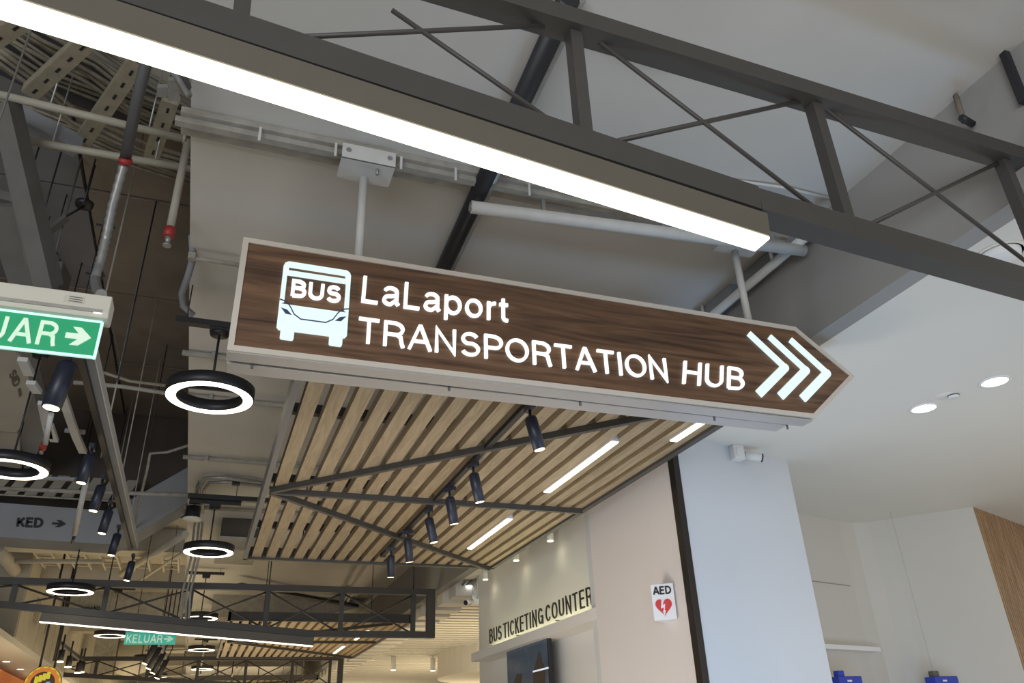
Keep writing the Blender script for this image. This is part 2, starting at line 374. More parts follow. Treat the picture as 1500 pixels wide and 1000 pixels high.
# thin wire clips
tag(MB().tube([az(820, 40, ZC - .01), az(940, 82, ZC - .03), az(1010, 88, ZC - .01), az(1110, 118, ZC - .01)], .009, 6).build('surface_cable', M_PIPEW), 'thin pale cable clipped to the soffit above the truss', 'cable')
tag(MB().tube([az(1060, 262, ZC - .01), az(1150, 275, ZC - .02), az(1222, 292, ZC - .01)], .009, 6).build('surface_cable', M_PIPEW), 'thin pale cable on the soffit behind the truss diagonals', 'cable')
# white pipe beside the fascia
wp = thing('white_pipe', 'white pipe running beside the grey drop face', 'pipe', (2.93, 3, 4.12))
MB().tube([(2.93, 2.62, 4.12), (2.93, 7.8, 4.12)], .028, 12).build('pipe_run', M_PIPEW, wp)
for y in (3.15, 3.9, 4.8, 5.7): MB().tube([(2.93, y, 4.12), (2.93, y, ZC)], .012, 6).build('hanger', M_PIPEW, wp)
gb = thing('duct_flange', 'dark grey stepped metal flange at the fascia top', 'flange', (2.98, 3, 4.2))
for k in range(6): MB().box(2.95, 3.02, 2.75 + k * .42, 3.07 + k * .42, 4.15, ZC - .005).build('flange_plate', M_DUCT, gb)
# sprinkler above truss at right
sp = az(1395, 130, 4.05)
spk = thing('sprinkler_drop', 'small brown sprinkler pipe on the grey drop face', 'sprinkler', (3.0, 1.6, 4.1))
MB().tube([az(1400, 140, 4.24), az(1412, 178, 4.05)], .013, 8).build('pipe', M_DARKC, spk)
MB().tube([az(1408, 172, 4.05), az(1425, 182, 4.04)], .017, 8).build('elbow', M_BLACK, spk)
tag(MB().bar(ax(1468, 70, 3.0), ax(1500, 150, 3.0), .03, .03).build('black_rod', M_BLACK), 'black rod on the grey drop face at top right', 'rod')

# thin conduits crossing the white soffit towards the back
for i, (ya, nm) in enumerate(((5.55, 'nearest'), (6.35, 'second'), (7.9, 'third'), (9.7, 'fourth'))):
    c = thing('soffit_conduit', 'grey conduit crossing the soffit left of the canopy, %s of four' % nm, 'conduit', (1.2, ya, ZC))
    MB().tube([(-.40, ya, ZC - .03), (2.95, ya + .05, ZC - .03)], .022, 8).build('tube_run', M_DUSTY, c)
    for x in (-.2, .8, 1.8, 2.7): MB().box(x, x + .03, ya - .03, ya + .04, ZC - .05, ZC).build('saddle', M_GALV, c)
# conduit elbows left of the canopy
ec = thing('conduit_bend', 'bent grey conduit dropping off the soffit edge', 'conduit', (-.38, 6.5, 4.2))
e0 = [az(290, 745, 4.1), az(292, 712, 4.16), az(300, 700, 4.18), az(330, 699, 4.2), az(392, 708, 4.2)]
MB().tube(e0, .022, 8).build('tube_run', M_GALV, ec)
MB().tube([v + Vector((.05, .14, 0)) for v in e0], .018, 8).build('tube_run', M_GALV, ec)
MB().box(*(lambda p: (p.x - .04, p.x + .04, p.y - .03, p.y + .03, p.z - .03, p.z + .03))(az(346, 706, 4.2))).build('coupling', M_BLACK, ec)

# ================================================================== NEAR TRUSS WITH LIGHT BAR
def plane_from(p, q):
    n = (q - p).cross(Vector((0, 0, 1))).normalized()
    def f(x, y): d = ray(x, y); return CAMP + d * ((p - CAMP).dot(n) / d.dot(n))
    return f, n
def cross_rod(mb_parent, a, b, r): MB().tube([a, b], r, 6).build('brace_rod', M_TRUSS, mb_parent)

NT, nn_ = plane_from(az(861, 0, 3.8), az(1500, 212, 3.8))
t1 = thing('steel_truss', 'large dark grey steel truss crossing in front of the sign', 'truss', tuple(NT(1000, 60)))
back = Vector((0, .05, 0))
def chord(parent, name, pts, hgt, dep, m, ny=1):
    """pts run along the bottom front edge"""
    for a, b in zip(pts, pts[1:]):
        d = (b - a).normalized()
        MB().bar(a + Vector((0, dep / 2, hgt / 2)) - d * .0, b + Vector((0, dep / 2, hgt / 2)), dep, hgt).build(name, m, parent)
def ext(a, b, t): return a + (b - a) * t
u0, u1 = NT(861 + 80, 0 + 62), NT(1500, 243)      # bottom of front face, upper chord
ua = NT(880, 44); ub = NT(1198, 134); uc = NT(1500, 232)
chord(t1, 'upper_chord', [ext(ua, uc, -1.45), ext(ua, uc, 1.10)], .072, .085, M_TRUSS)
lA, lB, lC = NT(177, 0), NT(1117, 306), NT(1500, 416)
hl = .092
chord(t1, 'lower_chord', [ext(lA, lB, -.35), lB], hl, .085, M_TRUSS)
chord(t1, 'lower_chord', [lB, ext(lB, lC, 1.25)], .085, .085, M_TRUSS)
posts = [((362, -60), (352, 28)), ((848, 22), (868, 205)), ((1203, 138), (1258, 325)), ((1482, 225), (1530, 340))]
for a, b in posts:
    MB().bar(NT(*a) + back, NT(*b) + back, .042, .045, (0, 1, 0)).build('post', M_TRUSS, t1)
rods = [((580, -5), (862, 192)), ((390, 35), (845, 18)), ((866, 28), (1232, 310)), ((880, 198), (1196, 132)), ((1212, 138), (1540, 388)), ((1272, 325), (1476, 228))]
for a, b in rods: cross_rod(t1, NT(*a) + back, NT(*b) + back, .0085)
# light bar under the bent chord
def light_bar(name, lab, pl, a, b, hh, dd_, m, over=.0):
    t = thing(name, lab, 'light', tuple((a + b) / 2))
    g = Vector((0, 0, -.006))
    MB().bar(a + Vector((0, dd_ / 2, -hh / 2)) + g, b + Vector((0, dd_ / 2, -hh / 2)) + g, dd_, hh).build('housing', M_TRUSSH, t)
    MB().bar(a + Vector((0, dd_ / 2, -hh - .008)) , b + Vector((0, dd_ / 2, -hh - .008)), dd_ * .86, .012).build('diffuser', m, t.children[0] if t.children else t)
    MB().bar(a + Vector((0, dd_ / 2, -.003)), b + Vector((0, dd_ / 2, -.003)), dd_ * .7, .008).build('mounting_strip', M_BLACK, t)
    d = (b - a).normalized()
    MB().bar(b + Vector((0, dd_ / 2, -hh / 2)) + g, b + d * .004 + Vector((0, dd_ / 2, -hh / 2)) + g, dd_, hh).build('end_cap', M_TRUSSH, t)
    return t
la, lb = NT(177, 0), NT(1120, 309)
light_bar('linear_light', 'long warm linear light slung under the near truss', NT, ext(la, lb, -.35), lb, .088, .085, M_LED)

# ================================================================== FAR TRUSSES
def far_truss(Y, xs, zt, zb, xb, zl, label, xl, lab2, dx0, hc=.08, bar=True, xbar0=None):
    """zt top, zb bottom at right part, bend at xb, bottom height zl at xl (left)"""
    t = thing('steel_truss', label, 'truss', ((xl + xs[-1]) / 2, Y, zt))
    MB().box(xl, xs[-1], Y, Y + .09, zt - hc, zt).build('upper_chord', M_TRUSS, t)
    chord(t, 'lower_chord', [Vector((xl, Y, zl)), Vector((xb, Y, zb))], hc, .09, M_TRUSS)
    MB().box(xb, xs[-1], Y, Y + .09, zb, zb + hc).build('lower_chord', M_TRUSS, t)
    def zbot(x): return (zb if x > xb else zb + (zl - zb) * (xb - x) / (xb - xl)) + hc * .6
    MB().box(xs[-1] - .11, xs[-1] + .002, Y - .002, Y + .092, zb - .002, zt + .002).build('end_post', M_TRUSS, t)
    for x in xs[:-1]:
        MB().box(x - .03, x + .03, Y + .02, Y + .07, zbot(x), zt - hc * .5).build('post', M_TRUSS, t)
    for x, x2 in zip(xs, xs[1:-1]):
        MB().tube([(x, Y + .035, zt - hc), (x2, Y + .035, zbot(x2))], .012, 6).build('brace_rod', M_TRUSS, t)
        MB().tube([(x, Y + .055, zbot(x)), (x2, Y + .055, zt - hc)], .012, 6).build('brace_rod', M_TRUSS, t)
    for x in xs[1::2]:
        MB().tube([(x, Y + .045, zt), (x, Y + .045, 4.25 if x > -.36 else 4.42)], .008, 6).build('hanger_rod', M_BLACK, t)
    if bar:
        a, b = Vector((xbar0, Y, zb + (zl - zb) * (xb - xbar0) / (xb - xl))), Vector((xb, Y, zb))
        light_bar('linear_light', lab2, None, a, b, .10, .09, M_LEDF)
    return t
far_truss(11.0, [-4.04, -3.09, -2.16, -1.17, -.2, .74, 1.70, 2.68, 2.98], 3.609, 2.966, 1.357, 3.427, 'dark bent steel truss at lower left beneath the round pendants', -4.35,
          'slim linear light under the bent truss at lower left', 0, xbar0=-1.82)
far_truss(18.6, [-3.7, -2.8, -1.9, -.95, 0, .95, 1.9, 2.7, 2.98], 3.51, 2.90, 1.28, 3.3, 'most distant truss at the bottom left, behind the second slat canopy', -4.9,
          'x', 0, bar=False)

# ================================================================== THE SIGN
YS = 3.0
def sp_(x, y, Y=YS): return ay(x, y, Y)
sg = thing('directional_sign', 'long walnut arrow shaped bus transportation hub sign with lit letters', 'sign', (1.5, 3.1, 3.33))
OUT = [(-.055, 3.052), (2.845, 3.062), (3.185, 3.345), (2.85, 3.602), (-.055, 3.598)]
def inset(P, d):
    n = len(P); R = []
    for i in range(n):
        a, b, c = Vector((*P[i - 1], 0)), Vector((*P[i], 0)), Vector((*P[(i + 1) % n], 0))
        d1, d2 = (b - a).normalized(), (c - b).normalized(); n1, n2 = Vector((-d1.y, d1.x, 0)), Vector((-d2.y, d2.x, 0))
        m = (n1 + n2).normalized(); k = d / m.dot(n1); q = b + m * k; R.append((q.x, q.y))
    return R
IN = inset(OUT, .024)
n = 5
fr = MB(); vs = [(x, YS, z) for x, z in OUT] + [(x, YS, z) for x, z in IN] + [(x, YS + .10, z) for x, z in OUT] + [(x, YS + .10, z) for x, z in IN]
fs = []
for i in range(n):
    j = (i + 1) % n
    fs += [(i, j, n + j, n + i), (i, 2 * n + i, 2 * n + j, j), (n + i, n + j, 3 * n + j, 3 * n + i), (2 * n + i, 3 * n + i, 3 * n + j, 2 * n + j)]
fr.add(vs, fs); fr.build('frame', M_FRAME, sg)
face = MB().prism([(x, YS + .006, z) for x, z in IN], (0, .06, 0)).build('walnut_face', M_WALNUT, sg)
OB = inset(OUT, .004)
OB2 = [(OB[0][0] + .0, OB[0][1]), (OB[1][0] - .07, OB[1][1]), (OB[2][0] - .09, OB[2][1]), (OB[3][0] - .07, OB[3][1]), OB[4]]
MB().prism([(x, YS + .10, z) for x, z in inset(OUT, .014)], (0, .045, 0)).build('middle_body', M_SLOT, sg)
MB().prism([(x, YS + .135, z) for x, z in OB2], (0, .10, 0)).build('rear_box', M_SIGNB, sg, bevel=.003)
und = MB().box(-.05, 2.83, YS + .012, YS + .092, 3.048, 3.056); und.build('underside_lip', M_SIGNB, sg)
for x in (.05, .9, 1.55, 2.3, 2.75): MB().tube([(x, YS + .115, 3.035), (x, YS + .115, 3.07)], .006, 6).build('screw', M_SLOT, sg)
# lettering
EL = (0, .014, 0); YL = YS - .006
def L_(x, y): return ay(x, y, YL)
fit('LaLaport', L_(527.5, 441), L_(746, 471.3), L_(531, 403), EL, .115, M_LETTER, face, track=.09, rnd=False)
fit('TRANSPORTATION', L_(523, 500), L_(981.5, 557.5), L_(525.5, 463.3), EL, .112, M_LETTER, face, track=.09, rnd=False)
fit('HUB', L_(999, 560.5), L_(1091, 571.5), L_(1001, 527.5), EL, .115, M_LETTER, face, track=.10, rnd=False)
# chevrons
def ZP(x, y): return L_(800 + x / 3, 400 + y / 3)
for pts in ([(893, 262), (1053, 412), (938, 528)], [(984, 276), (1145, 424), (1034, 538)], [(1076, 290), (1238, 437), (1131, 549)]):
    a, b, c = [ZP(*p) for p in pts]
    mb = MB(); stroke(mb, [(a.x, a.z), (b.x, b.z)], .034, Vector((0, YL, 0)), Vector((1, 0, 0)), Vector((0, 0, 1)), Vector(EL), False)
    stroke(mb, [(b.x, b.z), (c.x, c.z)], .046, Vector((0, YL, 0)), Vector((1, 0, 0)), Vector((0, 0, 1)), Vector(EL), False)
    mb.prism([(b.x + .022 * math.cos(2 * PI * k / 12), YL, b.z + .022 * math.sin(2 * PI * k / 12)) for k in range(12)], EL)
    mb.build('chevron', M_CHEV, face)
# bus pictogram, in a unit frame: u to the right, v up
def ZQ(x, y): return L_(320 + x / 3, 330 + y / 3)
c00, c10, c01 = ZQ(252, 478), ZQ(563, 508), ZQ(286, 158)
BU, BV = Vector((1, 0, 0)) * (c10 - c00).x, Vector((0, 0, 1)) * (c01 - c00).z
BO = Vector((c00.x, YL, (c00.z + c10.z) / 2))
asp = BU.length / BV.length
def bp(u, v): return BO + BU * u + BV * v
def rrect(u0, u1, v0, v1, r, k=5):
    ru, rv = r, r * asp; P = []
    for cu, cv_, a in ((u1 - ru, v1 - rv, 0), (u0 + ru, v1 - rv, 90), (u0 + ru, v0 + rv, 180), (u1 - ru, v0 + rv, 270)):
        for i in range(k + 1): A = math.radians(a + 90 * i / k); P.append((cu + ru * math.cos(A), cv_ + rv * math.sin(A)))
    return P
bus = MB()
def poly(mb, P): mb.prism([bp(*p) for p in P], EL)
# white shell drawn as bands so the walnut shows through the windscreen
bus.prism([bp(*p) for p in [(.0, .40), (.0, .09), (.03, .06), (.97, .06), (1, .09), (1, .40)]], EL)       # lower body
bus.prism([bp(*p) for p in [(.0, .40), (.065, .44), (.065, .93), (.0, .93)]], EL)
bus.prism([bp(*p) for p in [(.935, .44), (1.0, .40), (1.0, .93), (.935, .93)]], EL)
tp = [(0, .93), (.02, .975), (.07, 1.0), (.93, 1.0), (.98, .975), (1, .93), (.92, .93), (.08, .93)]
poly(bus, tp)
poly(bus, [(.0, .93), (.08, .93), (.08, .86), (.065, .84), (0, .84)]); poly(bus, [(.92, .93), (1, .93), (1, .84), (.935, .84), (.92, .86)])
poly(bus, [(.03, .815), (.97, .815), (.97, .875), (.03, .875)])
poly(bus, rrect(.06, .25, -.06, .09, .03)); poly(bus, rrect(.75, .94, -.06, .09, .03))
bus.build('bus_pictogram', M_CHEV, face)
ln = MB(); E2 = Vector((0, .004, 0)); Of = Vector((0, -.002, 0))
stroke(ln, [(0, .455), (.10, .435), (.16, .37), (.22, .28), (.32, .225), (.68, .225), (.78, .28), (.84, .37), (.90, .435), (1, .455)], .015, BO + Of, BU, BV, E2, False)
for s_ in (0, 1):
    fx = lambda u: u if not s_ else 1 - u
    ln.prism([bp(fx(.03), .345) + Of, bp(fx(.12), .325) + Of, bp(fx(.19), .265) + Of, bp(fx(.10), .27) + Of], E2)
ln.build('bus_outline', mat('slate_line', (.05, .07, .16), .5), face)
fit('BUS', bp(.14, .53), bp(.87, .53), bp(.14, .755), EL, .175, M_LETTER, face, track=.12, rnd=False)

# rods and brackets of the sign
for xr, pt, lab in ((.46, (534, 196), 'white sign rod at left with a visible ceiling bracket'), (2.64, (1073, 350), 'white sign rod at right disappearing behind the light bar')):
    r = thing('sign_rod', lab, 'rod', (xr, 3.12, 3.6))
    MB().tube([(xr, 3.12, 3.60), (xr, 3.12, ZC - .10)], .021, 14).build('rod', M_PIPEW, r)
    MB().box(xr - .13, xr + .13, 2.99, 3.15, ZC - .115, ZC - .10).build('bracket_plate', M_PIPEW, r)
    MB().box(xr - .13, xr + .13, 2.985, 2.995, ZC - .115, ZC - .03).build('bracket_flange', M_PIPEW, r)
    for dx in (-.1, .1): MB().tube([(xr + dx, 2.978, ZC - .07), (xr + dx, 2.99, ZC - .07)], .012, 8).build('bolt', M_GALV, r)
    MB().tube([(xr + .05, 3.03, ZC - .15), (xr + .05, 3.03, ZC - .1)], .008, 6).build('bolt', M_GALV, r)
    MB().tube([(xr, 3.12, 3.597), (xr, 3.12, 3.607)], .035, 14).build('base_flange', M_PIPEW, r)

# ================================================================== SLAT CANOPIES
def canopy(label, x0, x1, y0, y1, z, n, parts_tri, lights, glab):
    t = thing('slat_canopy', label, 'canopy', ((x0 + x1) / 2, (y0 + y1) / 2, z))
    step = (x1 - x0 - .05) / n
    for k in range(n):
        xa = x0 + .05 + k * step + step * .18
        segs = [(y0 + .05, y1 - .05)]
        for lx0, lx1 in lights:
            if lx0[0] >= xa - .035 and lx0[0] <= xa + step * .82:
                pass
        MB().box(xa, xa + step * .64, y0 + .05, y1 - .05, z, z + .06).build('slat', M_SLAT, t)
    MB().box(x0, x0 + .035, y0, y1, z - .02, z + .10).build('side_beam', mat('grey_canopy_beam', (.20, .19, .18), .6), t)
    MB().box(x1 - .045, x1, y0, y1, z - .02, z + .10).build('side_beam', M_TRUSS, t)
    MB().box(x0, x1, y1 - .045, y1, z - .02, z + .10).build('end_beam', M_TRUSS, t)
    MB().box(x0, x1, y0, y0 + .045, z - .02, z + .10).build('end_beam', M_TRUSS, t)
    for a, b in parts_tri:
        MB().bar((a[0], a[1], z - .02), (b[0], b[1], z - .02), .036, .04).build('diagonal_bar', M_TRUSS, t)
    for y in [y0 + .9 + i * 1.35 for i in range(int((y1 - y0) / 1.35))]:
        MB().box(x0 + .03, x1 - .04, y, y + .05, z + .063, z + .12).build('cross_bearer', M_BLACK, t)
    for y in (y0 + .6, y1 - .4):
        for x in (x0 + .5, x1 - .5): MB().tube([(x, y, z + .08), (x, y, ZC)], .006, 6).build('hanger_rod', M_BLACK, t)
    for (lx, ya), (lx2, yb) in lights:
        li = thing('linear_light', glab % ('nearest the sign' if ya < 4 else 'middle one' if ya < 5.5 else 'far one' if ya < 8 else 'inside the bent truss frame' if ya < 13 else 'just below the bent truss') if '%' in glab else glab, 'light', (lx, (ya + yb) / 2, z))
        MB().box(lx - .027, lx + .027, ya, yb, z - .014, z + .04).build('housing', M_WPL, li)
        hs_ = li.children[0]
        MB().box(lx - .024, lx + .024, ya + .01, yb - .01, z - .02, z - .013).build('diffuser', M_LED, hs_)
    return t
XC0, XC1 = .27, 2.80
canopy('timber slat canopy hanging behind the walnut sign', XC0, XC1, 3.45, 8.0, 3.3, 19,
       [((.33, 5.66), (2.35, 3.62)), ((.33, 5.68), (2.76, 5.68)), ((.33, 5.70), (2.74, 7.98))],
       [((2.64, 3.46), (2.64, 4.04)), ((2.28, 4.13), (2.28, 5.27)), ((2.27, 6.04), (2.27, 7.16))], 'slim linear light between the canopy slats, %s')
canopy('second slat canopy seen through the far truss', .3, 2.88, 11.9, 16.7, 3.3, 19,
       [((.4, 14.2), (2.6, 12.0)), ((.4, 14.2), (2.8, 14.2)), ((.4, 14.2), (2.8, 16.6))],
       [((2.4, 12.8), (2.4, 13.9)), ((2.36, 14.8), (2.36, 15.9))], 'linear light in the second slat canopy, %s')
canopy('third slat canopy at the bottom centre left behind the second', .0, 2.95, 22.3, 27, 3.35, 18,
       [((.1, 24.6), (2.6, 22.4)), ((.1, 24.6), (2.9, 24.6))],
       [((2.4, 23.6), (2.4, 24.8))], 'linear light in the third slat canopy at the bottom')

# ================================================================== TRACK SPOTS
def make_spot(kind='navy', tilt=0, tdir=(0, 0, 0)):
    t = thing('track_spotlight', '', 'spotlight', (0, 0, 0))
    mm = M_NAVY
    MB().box(-.016, .016, -.05, .05, -.03, 0).build('adapter', mm, t)
    MB().tube([(0, 0, -.03), (0, 0, -.085)], .009, 8).build('stem', mm, t)
    a = math.radians(tilt); ax_ = Vector((math.sin(a), 0, -math.cos(a))); c = Vector((0, 0, -.07))
    b = MB().tube([c, c + ax_ * .012, c + ax_ * .19], [.026, .035, .035], 16).build('lamp_body', mm, t)
    MB().tube([c + ax_ * .186, c + ax_ * .1925], .028, 16).build('lens', M_SPOTL, b)
    MB().lathe([(.036, 0), (.036, .008), (.029, .008), (.029, 0)], (0, 0, 0), 16, closed=True)
    l = bpy.data.lights.new('spot_beam', 'SPOT'); l.energy = 5; l.color = (1, .84, .58); l.spot_size = math.radians(60); l.spot_blend = .6; l.shadow_soft_size = .03
    lo = bpy.data.objects.new('spot_beam', l); COL.objects.link(lo); lo.parent = t
    lo.location = c + ax_ * .20; lo.rotation_euler = ax_.to_track_quat('-Z', 'Y').to_euler()
    return t
G1 = 'spotlights on the canopy track'; G2 = 'spotlights on the left service track'
pr = make_spot(tilt=14); pr2 = make_spot(tilt=-6)
words = ['nearest, just below the sign', 'second from the sign', 'third from the sign', 'fourth from the sign', 'fifth from the sign', 'farthest, at the canopy end']
ys = [3.62, 4.75 - .12, 5.31 - .1, 5.9 - .1, 6.6 - .12, 7.22 + .0]
ys = [3.70, 4.72, 5.28, 5.86, 6.55, 7.2]
for i, y in enumerate(ys):
    o = pr if i == 0 else copy_tree(pr)
    o.location = (1.53, y, 3.272); o['label'] = 'dark cylindrical spotlight on the canopy track, ' + words[i]; o['group'] = G1
    o.rotation_euler.z = (0, .25, .5, .1, .9, 1.3)[i]
tk = thing('lighting_track', 'black lighting track set between the canopy slats', 'track', (1.53, 5.5, 3.28))
MB().box(1.512, 1.548, 3.5, 7.6, 3.272, 3.30).build('track_rail', M_BLACK, tk)
MB().box(1.505, 1.555, 7.55, 7.6, 3.268, 3.302).build('end_cap', M_BLACK, tk)
# left track
lt = thing('service_channel', 'grey steel channel carrying the left row of spotlights', 'channel', (-.9, 7, 3.8))
ra, rb = Vector((-.86, 4.45, 3.83)), Vector((-.86, 10.05, 3.83))
MB().bar(ra, rb, .05, .06).build('channel_body', M_DUCT, lt)
MB().bar(ra + Vector((-.045, 0, -.045)), rb + Vector((-.045, 0, -.045)), .04, .03).build('track_rail', M_BLACK, lt)
MB().bar(ra + Vector((.028, 0, 0)), rb + Vector((.028, 0, 0)), .008, .075).build('flange', M_PIPEW, lt)
for t_ in (.08, .3, .55, .8):
    p = ra.lerp(rb, t_); MB().tube([p, (p.x, p.y, 5.69)], .006, 6).build('hanger_rod', M_DUSTY, lt)
w2 = ['right below the exit sign, largest', 'second along the channel', 'third along the channel', 'fourth along the channel', 'fifth along the channel', 'farthest and lowest']
for i, (px, py) in enumerate(((72, 597), (115, 707), (133, 748), (146, 781), (160, 813), (183, 850))):
    sc = 1.5 if i == 0 else 1.15; p = az(px, py, 3.765 - .26 * sc); q = Vector((p.x + .04, p.y, 3.80))
    o = pr2 if i == 0 else copy_tree(pr2)
    o.location = (q.x, q.y, 3.765); o['label'] = 'dark cylindrical spotlight on the left grey channel, ' + w2[i]; o['group'] = G2
    o.scale = (sc, sc, sc)

# ================================================================== RING PENDANTS
def make_ring(rod):
    t = thing('ring_pendant', '', 'pendant light', (0, 0, 0))
    R_, r_ = .25, .185
    MB().lathe([(R_, 0), (R_, .07), (R_ - .012, .07), (R_ - .012, .012), (r_ + .012, .012), (r_ + .012, .07), (r_, .07), (r_, 0)], n=48, closed=True).build('ring_housing', M_BLACK, t); rh_ = t.children[0]
    MB().lathe([(R_ - .006, -.002), (R_ - .006, .004), (r_ + .004, .004), (r_ + .004, -.002)], n=48, closed=True).build('ring_diffuser', M_RING, rh_)
    sp = MB(); sp.box(-R_ + .02, R_ - .02, -.012, .012, .055, .07); sp.build('spoke', M_BLACK, t)
    MB().tube([(0, 0, .06), (0, 0, rod)], .0075, 8).build('stem', M_BLACK, t)
    MB().lathe([(0, rod + .0), (.055, rod + .0), (.055, rod + .02), (0, rod + .02)], n=20).build('canopy_cup', M_BLACK, t)
    MB().box(-.06, .06, -.02, .02, rod + .02, rod + .05).build('adapter', M_BLACK, t)
    return t
rings = [(-.14, 4.61, .42, 'hanging left of the walnut sign'), (-.05, 8.75, .45, 'hanging left of the slat canopy far corner'),
         (-1.45, 6.31, .90, 'cut by the left edge of the photo'), (-1.49, 10.5, .75, 'above the bent truss at far left'),
         (-.06, 13.3, .6, 'seen through the bent truss right of its middle'), (-1.45, 15.4, .7, 'left of the small exit sign'),
         (.02, 17.4, .6, 'below the bent truss, second of its column'), (-1.02, 19.0, .7, 'behind the small exit sign, flattened'),
         (.1, 21.3, .6, 'lowest of the right column near the bottom edge'), (-.95, 23.2, .7, 'lowest near the bottom edge, behind far spotlights')]
for x, y, rod, lab in rings:
    o = make_ring(rod); o.location = (x, y, 3.5 if y != 10.5 else 3.37); o['label'] = 'black ring pendant with a glowing underside, ' + lab; o['group'] = 'ring pendants of the mall ceiling'
    top = (3.5 if y != 10.5 else 3.37) + rod + .05; end = ZC if x > -.36 else (5.69 if y < 10.8 else 4.42)
    b = thing('pendant_bar', 'black carrier bar of the ring pendant ' + lab, 'bar', (x, y, top))
    MB().bar((x - .26, y, top + .02), (x + .26, y, top + .02), .05, .04).build('bar_body', M_BLACK, b)
    for dx in (-.2, .2): MB().tube([(x + dx, y, top + .03), (x + dx, y, end)], .004, 6).build('hanger_rod', M_BLACK, b)

# ================================================================== EXIT SIGNS
def fitpts(O, W_, H_, txt, E, w, m, parent, u0, u1, v0, v1, track=.1):
    a = O + W_ * u0 + H_ * v0; b = O + W_ * u1 + H_ * v0; c = O + W_ * u0 + H_ * v1
    return fit(txt, a, b, c, E, w, m, parent, track=track, rnd=False)
def arrow(O, U, V, E, m, parent):
    P = [(0, .34), (.48, .34), (.30, .06), (.62, .06), (1, .5), (.62, .94), (.30, .94), (.48, .66), (0, .66)]
    P = [(0, .36), (.50, .36), (.22, .04), (.56, .04), (1, .5), (.56, .96), (.22, .96), (.50, .64), (0, .64)]
    return MB().prism([O + U * u + V * v for u, v in P], E).build('arrow', m, parent)
YE = 2.62
e1 = thing('exit_sign', 'large green KELUAR exit sign under its cream housing at left', 'sign', tuple(ay(60, 480, YE)))
tr, br, bl = ay(150, 472, YE), ay(138, 523, YE), ay(0, 507.5, YE)
xr_ = (tr.x + br.x) / 2; zt_, zb_ = tr.z, br.z; wid = .565
gp1 = MB().box(xr_ - wid, xr_, YE, YE + .008, zb_, zt_ + .01).build('green_panel', M_GREEN, e1)
for a, b, c, d in ((xr_ - wid, xr_, zb_ - .004, zb_ + .004), (xr_ - .004, xr_ + .004, zb_ - .004, zt_)):
    MB().box(a, b, YE - .001, YE + .009, c, d).build('edge_trim', M_GEDGE, e1)
MB().box(xr_ - wid, xr_, YE - .001, YE + .009, zt_ - .004, zt_ + .004).build('edge_trim', M_GEDGE, e1)
# housing with chamfered profile
hx0, hx1 = xr_ - wid - .02, xr_ + .018
hp = [(YE - .022, zt_ + .004), (YE + .045, zt_ + .004), (YE + .055, zt_ + .02), (YE + .055, zt_ + .085), (YE - .032, zt_ + .085), (YE - .032, zt_ + .022)]
MB().prism([(hx0, y, z) for y, z in hp], (hx1 - hx0, 0, 0)).build('housing', M_EXITB, e1, bevel=.003)
MB().box(hx0, hx1 - .02, YE - .034, YE - .030, zt_ + .018, zt_ + .03).build('housing_band', M_DUSTY, e1)
MB().box(hx1 - .14, hx1 - .08, YE - .0335, YE - .031, zt_ + .042, zt_ + .07).build('data_label', mat('label_paper', (.55, .53, .46), .7), e1)
for k in range(3): MB().box(hx1 - .125, hx1 - .085, YE - .0342, YE - .0334, zt_ + .046 + k * .008, zt_ + .049 + k * .008).build('label_line', M_INKG, e1)
MB().box(hx1 - .045, hx1 - .02, YE - .033, YE - .031, zt_ + .014, zt_ + .021).build('indicator_lamp', mat('white_lamp', (1, 1, 1), .4, emit=1.2), e1)
hh_ = zt_ - zb_
UE = Vector((1, 0, 0)); VE = Vector((0, 0, 1))
def ex(px, py): return ay(px, py, YE - .003)
ra_ = ex(81, 503)
fit('KELUAR', Vector((xr_ - wid + .045, YE - .003, zb_ + hh_ * .17)), Vector((ex(80, 508).x, YE - .003, zb_ + hh_ * .17)), Vector((xr_ - wid + .045, YE - .003, zb_ + hh_ * .83)), (0, .004, 0), .15, M_GLET, gp1, track=.16, rnd=False)
aO = Vector((ex(94, 497).x, YE - .003, zb_ + hh_ * .24))
arrow(aO, UE * (ex(133, 497).x - ex(94, 497).x), VE * hh_ * .55, (0, .004, 0), M_GLET, gp1)
MB().tube([(hx1 - .5, YE + .02, zt_ + .08), (hx1 - .5, YE + .02, 5.69)], .004, 6).build('hanger_rod', M_INKG, e1)
# second exit sign
Y2 = 11.4
e2 = thing('exit_sign', 'small distant green KELUAR exit sign below the bent truss', 'sign', tuple(ay(220, 932, Y2)))
q0, q1, q2 = ay(181, 943.5, Y2), ay(256, 944, Y2), ay(181, 925.5, Y2)
MB().box(q0.x, q1.x, Y2, Y2 + .01, q0.z, q2.z).build('green_panel', M_GREENF, e2)
MB().box(q0.x, q1.x, Y2 - .03, Y2 + .05, q2.z, q2.z + .05).build('housing', M_EXITB, e2)
H2 = q2.z - q0.z
fit('KELUAR', Vector((q0.x + .02, Y2 - .004, q0.z + H2 * .15)), Vector((q0.x + (q1.x - q0.x) * .74, Y2 - .004, q0.z + H2 * .15)), Vector((q0.x + .02, Y2 - .004, q0.z + H2 * .80)), (0, .004, 0), .15, M_GLET, e2, track=.14, rnd=False)
arrow(Vector((q0.x + (q1.x - q0.x) * .77, Y2 - .004, q0.z + H2 * .22)), UE * (q1.x - q0.x) * .19, VE * H2 * .5, (0, .004, 0), M_GLET, e2)
for dx in (.1, .4): MB().tube([(q0.x + dx, Y2 + .01, q2.z + .04), (q0.x + dx, Y2 + .01, 4.25 if q0.x + dx > -.36 else 4.42)], .004, 6).build('hanger_rod', M_BLACK, e2)

# ================================================================== LEFT SERVICES
def pz(lst, z): return [az(x, y, z) for x, y in lst]
